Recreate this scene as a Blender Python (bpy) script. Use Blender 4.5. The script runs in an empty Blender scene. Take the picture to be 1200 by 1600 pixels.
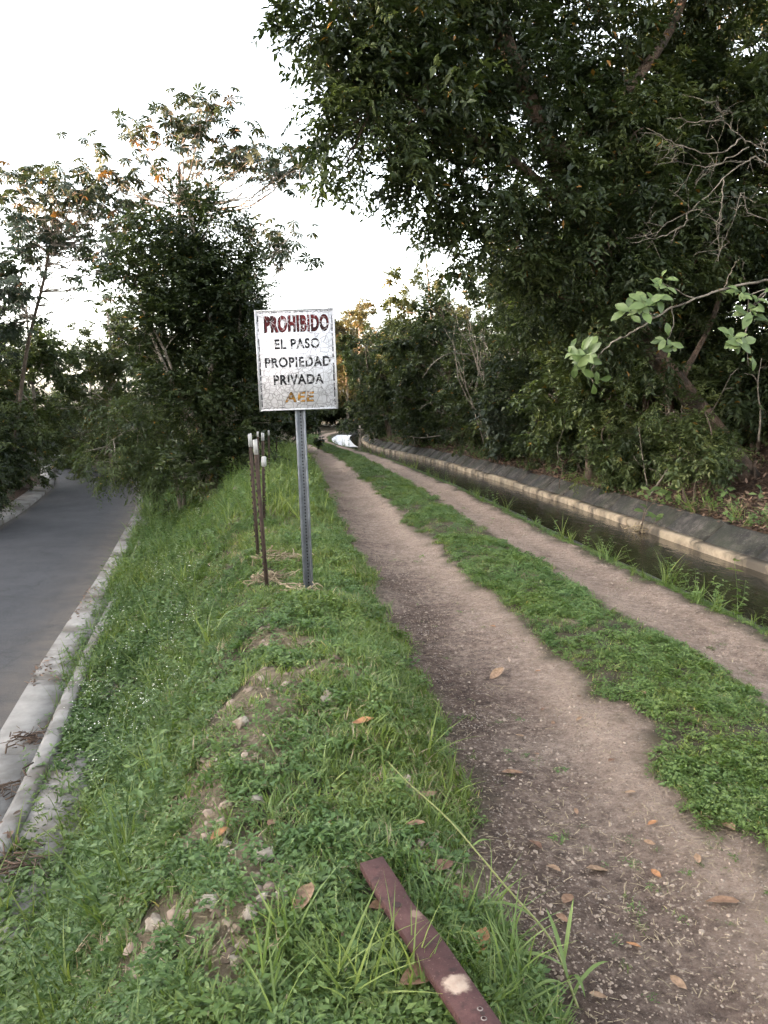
import bpy, bmesh, math, random
import numpy as np
from mathutils import Vector, Matrix, Euler

sc = bpy.context.scene
COL = sc.collection
R = math.radians
rng = np.random.default_rng(7)
random.seed(7)

# ------------------------------------------------------------------ camera
F, CAMH, HORIZ = 1220.0, 1.6, 640.0          # focal length in photo pixels, eye height, horizon row
PITCH = math.atan((800 - HORIZ) / F)
cam_data = bpy.data.cameras.new('camera')
cam_data.sensor_fit = 'VERTICAL'
cam_data.sensor_height = 24.0
cam_data.lens = 24.0 * F / 1600.0
cam_data.clip_start = 0.05
cam_data.clip_end = 3000
cam = bpy.data.objects.new('camera', cam_data)
cam.location = (0, 0, CAMH)
cam.rotation_euler = (R(90) - PITCH, 0, 0)
COL.objects.link(cam)
sc.camera = cam

# ------------------------------------------------------------------ sky, sun, exposure
SUN_AZ, SUN_EL = R(-98), R(6.5)              # low evening sun on the left, a little behind
world = bpy.data.worlds.new('World')
sc.world = world
world.use_nodes = True
wn = world.node_tree
sky = wn.nodes.new('ShaderNodeTexSky')
sky.sky_type = 'NISHITA'
sky.sun_disc = False
sky.sun_elevation = SUN_EL
sky.sun_rotation = SUN_AZ
sky.air_density = 1.0
sky.dust_density = 2.5
sky.ozone_density = 1.0
# thin high cloud all over the sky: mixes the clear-sky colour with its own brightness
bw = wn.nodes.new('ShaderNodeRGBToBW')
wn.links.new(sky.outputs[0], bw.inputs[0])
veil = wn.nodes.new('ShaderNodeMix'); veil.data_type = 'RGBA'; veil.blend_type = 'MULTIPLY'; veil.inputs[0].default_value = 1.0
wn.links.new(bw.outputs[0], veil.inputs[6]); veil.inputs[7].default_value = (1.02, 1.0, 0.99, 1)
vm = wn.nodes.new('ShaderNodeMix'); vm.data_type = 'RGBA'; vm.inputs[0].default_value = 0.72
wn.links.new(sky.outputs[0], vm.inputs[6]); wn.links.new(veil.outputs[2], vm.inputs[7])
wn.links.new(vm.outputs[2], wn.nodes['Background'].inputs[0])
wn.nodes['Background'].inputs[1].default_value = 0.15
sun_d = bpy.data.lights.new('sun', 'SUN')
sun_d.energy = 2.0
sun_d.angle = R(0.6)
sun_d.color = (1.0, 0.60, 0.34)
sun = bpy.data.objects.new('sun', sun_d)
sd = Vector((math.sin(SUN_AZ) * math.cos(SUN_EL), math.cos(SUN_AZ) * math.cos(SUN_EL), math.sin(SUN_EL)))
sun.rotation_euler = (-sd).to_track_quat('-Z', 'Y').to_euler()
sun.location = (-40, -10, 40)
COL.objects.link(sun)
sc.view_settings.view_transform = 'Standard'
sc.view_settings.look = 'None'
sc.view_settings.exposure = 4.05
sc.view_settings.gamma = 1.0
sc.cycles.max_bounces = 5
sc.cycles.diffuse_bounces = 3
sc.cycles.glossy_bounces = 2
sc.cycles.transmission_bounces = 3
sc.cycles.use_adaptive_sampling = True
sc.cycles.adaptive_threshold = 0.03
sc.cycles.transparent_max_bounces = 8

# ------------------------------------------------------------------ helpers
def ray(px, py):
    r, u = (px - 600) / F, (800 - py) / F
    return np.array((r, math.cos(PITCH) + u * math.sin(PITCH), -math.sin(PITCH) + u * math.cos(PITCH)))

def at(px, py, Y):
    """the point at forward distance Y that the photograph shows at (px, py)"""
    d = ray(px, py)
    return np.array((0, 0, CAMH)) + d * (Y / d[1])

def onz(px, py, z):
    d = ray(px, py)
    return np.array((0, 0, CAMH)) + d * ((z - CAMH) / d[2])

def tag(o, label=None, cat=None, group=None, kind=None):
    if label: o['label'] = label
    if cat: o['category'] = cat
    if group: o['group'] = group
    if kind: o['kind'] = kind
    return o

def empty(name, loc=(0, 0, 0), rz=0.0):
    o = bpy.data.objects.new(name, None)
    o.empty_display_size = 0.2
    o.location = loc
    o.rotation_euler = (0, 0, rz)
    COL.objects.link(o)
    return o

def link(name, me, parent=None):
    o = bpy.data.objects.new(name, me)
    COL.objects.link(o)
    if parent is not None:
        o.parent = parent
    return o

def np_mesh(name, verts, faces, mats=(), attrs=None, smooth=False, mat_idx=None):
    """faces: list of (n, k) integer arrays, one for every polygon size"""
    me = bpy.data.meshes.new(name)
    verts = np.asarray(verts, np.float32)
    me.vertices.add(len(verts))
    me.vertices.foreach_set('co', verts.ravel())
    faces = [np.asarray(f, np.int32) for f in (faces if isinstance(faces, list) else [faces]) if len(f)]
    nl = sum(f.size for f in faces)
    npoly = sum(len(f) for f in faces)
    me.loops.add(nl)
    me.polygons.add(npoly)
    me.loops.foreach_set('vertex_index', np.concatenate([f.ravel() for f in faces]))
    tot = np.concatenate([np.full(len(f), f.shape[1], np.int32) for f in faces])
    me.polygons.foreach_set('loop_start', np.concatenate([[0], np.cumsum(tot)[:-1]]).astype(np.int32))
    if smooth:
        me.polygons.foreach_set('use_smooth', np.ones(npoly, bool))
    if mat_idx is not None:
        me.polygons.foreach_set('material_index', np.asarray(mat_idx, np.int32))
    for k, v in (attrs or {}).items():
        v = np.asarray(v)
        if v.ndim == 2:
            a = me.attributes.new(k, 'FLOAT_VECTOR', 'POINT')
            a.data.foreach_set('vector', v.astype(np.float32).ravel())
        elif v.dtype.kind == 'i':
            a = me.attributes.new(k, 'INT', 'POINT')
            a.data.foreach_set('value', v.astype(np.int32))
        else:
            a = me.attributes.new(k, 'FLOAT', 'POINT')
            a.data.foreach_set('value', v.astype(np.float32))
    for m in mats:
        me.materials.append(m)
    me.update(calc_edges=True)
    return me

class MB:
    """collects vertices and polygons of one mesh"""
    def __init__(self):
        self.v, self.f = [], {}
        self.n = 0
        self.a = []
    def add(self, verts, faces, rnd=None):
        verts = np.asarray(verts, float).reshape(-1, 3)
        for f in (faces if isinstance(faces, list) else [faces]):
            f = np.asarray(f, int)
            if f.size:
                self.f.setdefault(f.shape[1], []).append(f + self.n)
        self.v.append(verts)
        self.a.append(np.full(len(verts), 0.5) if rnd is None else np.broadcast_to(rnd, (len(verts),)))
        self.n += len(verts)
    def mesh(self, name, mats=(), smooth=False):
        return np_mesh(name, np.concatenate(self.v), [np.concatenate(x) for x in self.f.values()], mats,
                       {'rnd': np.concatenate(self.a)}, smooth)
    def build(self, name, mat, parent=None, smooth=False):
        return link(name, self.mesh(name, [mat], smooth), parent)

BOXF = np.array([[0, 1, 3, 2], [4, 6, 7, 5], [0, 4, 5, 1], [2, 3, 7, 6], [0, 2, 6, 4], [1, 5, 7, 3]])
def box(mb, c, s, rot=None):
    v = np.array([[x, y, z] for x in (-.5, .5) for y in (-.5, .5) for z in (-.5, .5)]) * np.array(s)
    if rot is not None:
        v = v @ np.array(Euler(rot).to_matrix()).T
    mb.add(v + np.array(c), BOXF)

def catmull(P, n):
    P = np.asarray(P, float)
    if len(P) < 3:
        t = np.linspace(0, 1, n)[:, None]
        return P[0] * (1 - t) + P[-1] * t
    Q = np.vstack([2 * P[0] - P[1], P, 2 * P[-1] - P[-2]])
    t = np.linspace(0, len(P) - 1 - 1e-9, n)
    i = t.astype(int)
    u = (t - i)[:, None]
    a, b, c, d = Q[i], Q[i + 1], Q[i + 2], Q[i + 3]
    return 0.5 * (2 * b + (c - a) * u + (2 * a - 5 * b + 4 * c - d) * u ** 2 + (3 * b - 3 * c + d - a) * u ** 3)

def tube(mb, P, rad, sides=6, lump=0.0, cap=True, rnd=None):
    P = np.asarray(P, float)
    n = len(P)
    rad = np.broadcast_to(np.asarray(rad, float), (n,))
    T = np.gradient(P, axis=0)
    T /= np.linalg.norm(T, axis=1)[:, None] + 1e-9
    ref = np.array((0.31, 0.92, 0.2)) if abs(T[:, 2]).mean() > 0.6 else np.array((0.1, 0.05, 1.0))
    A = np.cross(T, ref); A /= np.linalg.norm(A, axis=1)[:, None] + 1e-9
    B = np.cross(T, A)
    th = np.linspace(0, 2 * math.pi, sides, endpoint=False)
    rr = rad[:, None] * (1 + (rng.normal(0, lump, (n, sides)) if lump else 0))
    V = P[:, None, :] + (A[:, None, :] * np.cos(th)[None, :, None] + B[:, None, :] * np.sin(th)[None, :, None]) * rr[:, :, None]
    i = np.arange(n - 1)[:, None] * sides
    j = np.arange(sides)[None, :]
    k = (j + 1) % sides
    q = np.stack([i + j, i + k, i + sides + k, i + sides + j], -1).reshape(-1, 4)
    fs = [q]
    if cap:
        fs += [np.arange(sides)[None, ::-1], (np.arange(sides) + (n - 1) * sides)[None, :]]
    mb.add(V.reshape(-1, 3), fs, rnd)

def hash2(ix, iy, seed):
    h = (ix * 374761393 + iy * 668265263 + seed * 974634721) & 0xffffffff
    h = ((h ^ (h >> 13)) * 1274126177) & 0xffffffff
    return ((h ^ (h >> 16)) & 0xffff) / 65535.0

def vnoise(x, y, seed=0):
    x, y = np.asarray(x, float), np.asarray(y, float)
    ix, iy = np.floor(x).astype(np.int64), np.floor(y).astype(np.int64)
    fx, fy = x - ix, y - iy
    fx, fy = fx * fx * (3 - 2 * fx), fy * fy * (3 - 2 * fy)
    a, b = hash2(ix, iy, seed), hash2(ix + 1, iy, seed)
    c, d = hash2(ix, iy + 1, seed), hash2(ix + 1, iy + 1, seed)
    return (a * (1 - fx) + b * fx) * (1 - fy) + (c * (1 - fx) + d * fx) * fy

def fbm(x, y, seed=0, octv=4):
    s, a, t = 0.0, 1.0, 0.0
    for o in range(octv):
        s = s + a * vnoise(x * 2 ** o, y * 2 ** o, seed + o * 17)
        t += a
        a *= 0.5
    return s / t - 0.5

def sstep(a, b, x):
    t = np.clip((x - a) / (b - a), 0, 1)
    return t * t * (3 - 2 * t)

# ------------------------------------------------------------------ materials
def mat(name):
    m = bpy.data.materials.new(name)
    m.use_nodes = True
    nt = m.node_tree
    return m, nt, nt.nodes['Principled BSDF']

def N(nt, t, **kw):
    n = nt.nodes.new(t)
    for k, v in kw.items():
        setattr(n, k, v)
    return n

def ramp(nt, fac, stops, interp='LINEAR'):
    r = N(nt, 'ShaderNodeValToRGB')
    r.color_ramp.interpolation = interp
    e = r.color_ramp.elements
    while len(e) < len(stops):
        e.new(0.5)
    for el, (p, c) in zip(e, stops):
        el.position = p
        el.color = (*c, 1)
    nt.links.new(fac, r.inputs[0])
    return r.outputs[0]

def pos(nt, obj=False):
    if obj:
        return N(nt, 'ShaderNodeTexCoord').outputs['Object']
    return N(nt, 'ShaderNodeNewGeometry').outputs['Position']

def noise(nt, scale, vec=None, detail=5, rough=0.6, dist=0.0, obj=False):
    n = N(nt, 'ShaderNodeTexNoise')
    n.inputs['Scale'].default_value = scale
    n.inputs['Detail'].default_value = detail
    n.inputs['Roughness'].default_value = rough
    n.inputs['Distortion'].default_value = dist
    nt.links.new(vec if vec is not None else pos(nt, obj), n.inputs['Vector'])
    return n.outputs['Fac']

def mixc(nt, fac, a, b, blend='MIX'):
    m = N(nt, 'ShaderNodeMix', data_type='RGBA', blend_type=blend)
    for sock, v in ((m.inputs[0], fac), (m.inputs[6], a), (m.inputs[7], b)):
        if isinstance(v, (int, float)):
            sock.default_value = v
        elif isinstance(v, tuple):
            sock.default_value = (*v, 1)
        else:
            nt.links.new(v, sock)
    return m.outputs[2]

def bump(nt, b, height, strength=0.4, dist=0.02):
    n = N(nt, 'ShaderNodeBump')
    n.inputs['Strength'].default_value = strength
    n.inputs['Distance'].default_value = dist
    nt.links.new(height, n.inputs['Height'])
    nt.links.new(n.outputs[0], b.inputs['Normal'])

def mathn(nt, op, a, b=0.0):
    m = N(nt, 'ShaderNodeMath', operation=op)
    for s, v in zip(m.inputs, (a, b)):
        if isinstance(v, (int, float)):
            s.default_value = v
        else:
            nt.links.new(v, s)
    return m.outputs[0]

def attr(nt, name, kind='GEOMETRY'):
    a = N(nt, 'ShaderNodeAttribute', attribute_name=name, attribute_type=kind)
    return a.outputs['Fac']

def leafmat(name, stops, trans=0.3, rough=0.5, inst=False, tcol=1.35):
    m, nt, b = mat(name)
    c = ramp(nt, attr(nt, 'rnd'), stops)
    if inst:
        r = N(nt, 'ShaderNodeObjectInfo').outputs['Random']
        p = noise(nt, 0.9, detail=3)
        c = mixc(nt, mathn(nt, 'MULTIPLY', r, 0.8), c, mixc(nt, 1.0, c, (0.48, 0.62, 0.45), 'MULTIPLY'))
        c = mixc(nt, ramp(nt, p, [(0.42, (0, 0, 0)), (0.66, (0.8, 0.8, 0.8))]), c, mixc(nt, 1.0, c, (1.3, 1.10, 0.75), 'MULTIPLY'))
    nt.links.new(c, b.inputs['Base Color'])
    b.inputs['Roughness'].default_value = rough
    b.inputs['Specular IOR Level'].default_value = 0.35
    t = N(nt, 'ShaderNodeBsdfTranslucent')
    nt.links.new(mixc(nt, 1.0, c, (tcol, tcol * 1.05, tcol * 0.5), 'MULTIPLY'), t.inputs[0])
    mx = N(nt, 'ShaderNodeMixShader')
    mx.inputs[0].default_value = trans
    nt.links.new(b.outputs[0], mx.inputs[1])
    nt.links.new(t.outputs[0], mx.inputs[2])
    nt.links.new(mx.outputs[0], nt.nodes['Material Output'].inputs[0])
    return m

def surfmat(name, stops, scale, rough=0.85, detail=6, bs=0.4, bscale=None, bd=0.02, second=None, metal=0.0, obj=False, spec=0.3):
    m, nt, b = mat(name)
    f = noise(nt, scale, detail=detail, rough=0.65, obj=obj)
    c = ramp(nt, f, stops)
    if second:
        sc2, lo, hi, col = second
        c = mixc(nt, ramp(nt, noise(nt, sc2, detail=4, obj=obj), [(lo, (0, 0, 0)), (hi, (1, 1, 1))]), c, col)
    nt.links.new(c, b.inputs['Base Color'])
    b.inputs['Roughness'].default_value = rough
    b.inputs['Metallic'].default_value = metal
    b.inputs['Specular IOR Level'].default_value = spec
    if bs:
        bump(nt, b, noise(nt, bscale or scale * 4, detail=8, rough=0.7, obj=obj), bs, bd)
    return m

M = {}
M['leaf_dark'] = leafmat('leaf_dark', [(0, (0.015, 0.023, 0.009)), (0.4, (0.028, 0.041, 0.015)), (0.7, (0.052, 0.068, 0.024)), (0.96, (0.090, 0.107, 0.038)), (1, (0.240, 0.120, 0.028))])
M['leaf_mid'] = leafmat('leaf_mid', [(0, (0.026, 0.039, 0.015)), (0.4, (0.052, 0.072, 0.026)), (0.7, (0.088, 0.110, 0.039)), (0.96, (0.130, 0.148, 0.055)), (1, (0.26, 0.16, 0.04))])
M['leaf_olive'] = leafmat('leaf_olive', [(0, (0.040, 0.052, 0.022)), (0.5, (0.068, 0.080, 0.036)), (0.9, (0.104, 0.112, 0.050)), (1, (0.224, 0.144, 0.056))], trans=0.35)
M['leaf_sunglow'] = leafmat('leaf_sunglow', [(0, (0.085, 0.082, 0.042)), (0.5, (0.135, 0.120, 0.062)), (0.9, (0.19, 0.15, 0.08)), (1, (0.26, 0.16, 0.08))], trans=0.35)  # low-sun gold of the far treetops put into the leaf colour
M['leaf_grey'] = leafmat('leaf_grey', [(0, (0.025, 0.037, 0.025)), (0.5, (0.043, 0.058, 0.039)), (0.9, (0.068, 0.082, 0.053)), (0.95, (0.085, 0.081, 0.047)), (1, (0.192, 0.104, 0.048))], trans=0.2, rough=0.6)
M['leaf_big'] = leafmat('leaf_big', [(0, (0.050, 0.078, 0.026)), (0.5, (0.095, 0.140, 0.048)), (0.93, (0.15, 0.195, 0.075)), (1, (0.42, 0.20, 0.04))], trans=0.25, rough=0.4)
M['grass'] = leafmat('grass', [(0, (0.070, 0.108, 0.032)), (0.5, (0.132, 0.183, 0.058)), (0.9, (0.206, 0.253, 0.089)), (1, (0.405, 0.338, 0.176))], trans=0.32, inst=True)
M['weed'] = leafmat('weed', [(0, (0.056, 0.097, 0.032)), (0.5, (0.097, 0.156, 0.052)), (1, (0.152, 0.214, 0.074))], trans=0.28, inst=True)
M['straw'] = leafmat('straw', [(0, (0.15, 0.11, 0.07)), (0.5, (0.26, 0.20, 0.13)), (1, (0.38, 0.31, 0.21))], trans=0.15, rough=0.8)
M['dryleaf'] = leafmat('dryleaf', [(0, (0.13, 0.065, 0.042)), (0.4, (0.20, 0.115, 0.07)), (0.75, (0.29, 0.19, 0.12)), (1, (0.34, 0.165, 0.075))], trans=0.1, rough=0.65)
_nt = M['dryleaf'].node_tree
_b = _nt.nodes['Principled BSDF']
_src = _b.inputs['Base Color'].links[0].from_socket
_f = ramp(_nt, noise(_nt, 60, detail=5), [(0.38, (0, 0, 0)), (0.62, (0.85, 0.85, 0.85))])
_nt.links.new(mixc(_nt, _f, _src, mixc(_nt, 1.0, _src, (0.45, 0.40, 0.38), 'MULTIPLY')), _b.inputs['Base Color'])
M['litter'] = leafmat('litter', [(0, (0.05, 0.032, 0.022)), (0.5, (0.12, 0.075, 0.05)), (0.9, (0.22, 0.14, 0.10)), (1, (0.38, 0.26, 0.19))], trans=0.05, rough=0.75)
M['flower'] = leafmat('flower', [(0, (0.7, 0.7, 0.62)), (1, (0.8, 0.8, 0.72))], trans=0.2)
M['bark_pale'] = surfmat('bark_pale', [(0.3, (0.20, 0.165, 0.13)), (0.6, (0.36, 0.31, 0.26))], 5, second=(1.5, 0.45, 0.62, (0.13, 0.10, 0.08)), bs=0.6)
M['bark_dark'] = surfmat('bark_dark', [(0.3, (0.055, 0.04, 0.03)), (0.65, (0.14, 0.105, 0.08))], 6, bs=0.8, bd=0.03)
M['bark_red'] = surfmat('bark_red', [(0.3, (0.085, 0.055, 0.038)), (0.65, (0.19, 0.125, 0.088))], 9, second=(3.2, 0.44, 0.60, (0.05, 0.038, 0.028)), bs=1.0, bd=0.06)
M['bark_dead'] = surfmat('bark_dead', [(0.3, (0.10, 0.082, 0.062)), (0.65, (0.24, 0.205, 0.165))], 14, second=(6, .48, .62, (.07, .058, .045)), bs=0.7)
M['stone'] = surfmat('stone', [(0.3, (0.16, 0.13, 0.10)), (0.65, (0.32, 0.28, 0.23))], 22, second=(9, 0.46, 0.62, (0.16, 0.12, 0.085)), bs=0.6, bd=0.01)
M['pebble'] = leafmat('pebble', [(0, (0.10, 0.072, 0.052)), (0.6, (0.23, 0.175, 0.135)), (0.92, (0.34, 0.28, 0.225)), (1, (0.36, 0.31, 0.26))], trans=0.0, rough=0.9)
M['asphalt'], _nt, _b = mat('asphalt')
_c = ramp(_nt, noise(_nt, 1.2, detail=9, rough=.7), [(0.3, (0.024, 0.024, 0.028)), (0.7, (0.056, 0.055, 0.059))])
_c = mixc(_nt, ramp(_nt, noise(_nt, 120, detail=2), [(0.5, (0, 0, 0)), (0.68, (.75, .75, .75))]), _c, (0.115, 0.112, 0.112))
_c = mixc(_nt, ramp(_nt, noise(_nt, 90, detail=2), [(0.32, (.7, .7, .7)), (0.46, (0, 0, 0))]), _c, (0.018, 0.018, 0.020))
_v = N(_nt, 'ShaderNodeTexVoronoi', feature='DISTANCE_TO_EDGE'); _v.inputs['Scale'].default_value = .45
_w = N(_nt, 'ShaderNodeTexNoise'); _w.inputs['Scale'].default_value = 1.5; _w.inputs['Detail'].default_value = 6; _nt.links.new(pos(_nt), _w.inputs['Vector'])
_x = N(_nt, 'ShaderNodeVectorMath', operation='MULTIPLY_ADD'); _x.inputs[1].default_value = (.9, .9, .9); _nt.links.new(_w.outputs['Color'], _x.inputs[0]); _nt.links.new(pos(_nt), _x.inputs[2])
_nt.links.new(_x.outputs[0], _v.inputs['Vector'])
_c = mixc(_nt, mathn(_nt, 'MULTIPLY', ramp(_nt, _v.outputs['Distance'], [(0.003, (1, 1, 1)), (0.009, (0, 0, 0))]), .3), _c, (0.012, 0.012, 0.012))
_c = mixc(_nt, mathn(_nt, 'MULTIPLY', attr(_nt, 'rnd'), ramp(_nt, noise(_nt, 3, detail=6), [(0.3, (.25, .25, .25)), (0.65, (1, 1, 1))])), _c, (0.12, 0.098, 0.08))
_nt.links.new(_c, _b.inputs['Base Color']); _b.inputs['Roughness'].default_value = .82; _b.inputs['Specular IOR Level'].default_value = .25
bump(_nt, _b, noise(_nt, 100, detail=3), .6, .01)
M['concrete'] = surfmat('concrete', [(0.3, (0.15, 0.14, 0.13)), (0.7, (0.26, 0.245, 0.23))], 3.5, second=(1.6, 0.48, 0.64, (0.10, 0.085, 0.07)), bs=0.35, bscale=40, bd=0.01)
# ------------------------------------------------------------------ plan of the place
def curve(pts, win=2.5):
    ys, xs = np.array(pts, float).T
    g = np.arange(-20, 260, 0.25)
    lo = np.interp(g, ys, xs)
    lo = np.where(g > ys[-1], xs[-1] + (g - ys[-1]) * (xs[-1] - xs[-2]) / (ys[-1] - ys[-2]), lo)
    k = int(win / 0.25) | 1
    pad = np.pad(lo, k, mode='edge')
    sm = np.convolve(np.convolve(pad, np.ones(k) / k, 'same'), np.ones(k) / k, 'same')[k:-k]
    return lambda y: np.interp(y, g, sm)

Lf = curve([(-20, .5), (0, .45), (1.9, .44), (2.5, .42), (3.05, .33), (3.7, .27), (4.3, .21), (5.3, .13), (6.6, .0), (8.8, -.3), (12.2, -.78), (17.8, -1.4), (26, -2.4), (33, -3.5), (40, -4.9), (46, -5.4), (52, -5.5), (57, -5.1), (62, -4.1), (75, .3), (100, 15)])
Cf = curve([(-20, 3.5), (0, 3.25), (3, 3.1), (5.7, 2.9), (8.4, 2.53), (10.8, 2.24), (14.5, 1.88), (19.6, 1.22), (27.4, 0), (30, -.6), (33, -1.3), (36, -2.0), (40, -2.7), (46, -3.2), (52, -3.3), (57, -2.9), (62, -1.9), (75, 2.5), (100, 17)])
Kf = curve([(-20, -1.2), (0, -1.75), (5.3, -2.5), (8, -3.2), (14.5, -4.65), (22.9, -6.7), (30.6, -9.0), (40, -13), (60, -24), (100, -52)])
ZR, ZW = -1.4, -0.26                     # road level, canal water level
CANAL, SLAB, ROADW, GUT = 1.88, 0.44, 3.3, 0.66
FR = (0.33, 0.665, 0.90)                  # left rut | middle grass | right rut | canal verge

def ground_z(x, y):
    x, y = np.broadcast_arrays(np.asarray(x, float), np.asarray(y, float))
    L, C, K = Lf(y), Cf(y), Kf(y)
    W = C + CANAL
    T = W + SLAB
    big = fbm(x * 0.9, y * 0.9, 3, 3)
    med = fbm(x * 3.3, y * 3.3, 11, 3)
    fine = fbm(x * 11, y * 11, 23, 3)
    # embankment between road kerb and track
    t = (x - K) / (L - K)
    s = sstep(0.02 + .12 * sstep(10, 7, y), 0.66, t)
    ze = (ZR + 0.06 - .05 * sstep(10, 7, y)) * (1 - s) + 0.17 * s
    ze = ze + (big * 0.22 + med * 0.10 + fine * 0.035) * sstep(.1, 0.25, t) * sstep(1.02, 0.85, t)
    ze = ze - 0.17 * sstep(0.86, 1.0, t)
    # track
    q = (x - L) / (C - L)
    zt = -0.05 * np.exp(-((q - 0.16) / 0.12) ** 2) - 0.045 * np.exp(-((q - 0.775) / 0.09) ** 2) + 0.05 * np.exp(-((q - 0.5) / 0.12) ** 2) - 0.05 * sstep(0.92, 1, q)
    zt = zt + big * 0.05 + med * 0.035 + fine * 0.028 * sstep(-.1, .1, fbm(x * 1.2, y * 1.2, 41, 2))
    # canal bed and slab bed
    zc = np.full_like(x, -1.25)
    zs = np.full_like(x, -0.75)
    # forest floor
    d = np.maximum(x - T, 0)
    zf = 0.08 + 0.34 * np.minimum(d, 3) + 0.17 * np.clip(d - 3, 0, 40) + (big * 0.35 + med * 0.12) * sstep(0, 0.8, d)
    # far side of the road: gentle rise, then unseen hill added to shade the track
    e = np.maximum(K - GUT - ROADW - x, 0)
    zl = ZR + 0.02 + 0.12 * sstep(0.3, 0.8, e) + 0.10 * np.maximum(e - .6, 0) + 9.0 * sstep(8, 30, e) * sstep(75, 30, y) + big * 0.3 * sstep(0, 1.5, e)
    zr = np.full_like(x, ZR - 0.12)
    z = np.where(x < K - GUT - ROADW, zl, np.where(x < K, zr, np.where(x < L, ze, np.where(x < C, zt, np.where(x < W, zc, np.where(x < T, zs, zf))))))
    return z

def dirtiness(x, y):
    """1 on the wheel ruts, 0 on grassy soil, with ragged edges"""
    L, C = Lf(y), Cf(y)
    q = (x - L) / (C - L) + fbm(x * 2.3, y * 2.3, 5, 4) * 0.13 + fbm(x * 9, y * 9, 8, 3) * 0.07
    f0 = FR[0] + .02 * sstep(6.0, 2.8, y)
    return np.maximum(sstep(-0.03, 0.04, q) * sstep(f0 + .04, f0 - .04, q), sstep(FR[1] - .035, FR[1] + .035, q) * sstep(FR[2] + .045, FR[2] - .02, q))

RUB = [(onz(px, py, .0)[0], onz(px, py, .0)[1], r) for px, py, r in ((405, 1425, .16), (380, 1500, .15), (362, 1580, .17), (455, 1415, .13), (515, 1105, .22), (425, 1130, .25), (390, 1190, .16), (330, 1330, .14), (245, 1440, .13), (500, 1060, .2), (430, 1040, .22), (300, 1230, .12), (170, 1310, .12), (480, 1200, .14), (620, 1280, .14), (700, 1400, .16))]
def rubble(x, y):
    """bare yellow-grey rubble patches on the bank"""
    r = sstep(0.10, 0.22, fbm(x * 1.4, y * 1.4, 71, 4)) * sstep(14, 8, y) * sstep(-.14, .08, fbm(x * 5, y * 5, 124, 3)) * .9
    e = fbm(x * 9, y * 9, 33, 4) * 1.5
    for cx, cy, s in RUB:
        d = np.sqrt((x - cx) ** 2 + ((y - cy) / 1.25) ** 2) / s
        r = np.maximum(r, sstep(1.15, .7, d + e * 1.1))
    return r * (.62 + .38 * sstep(-.14, .08, fbm(x * 7, y * 7, 123, 3)))

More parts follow.
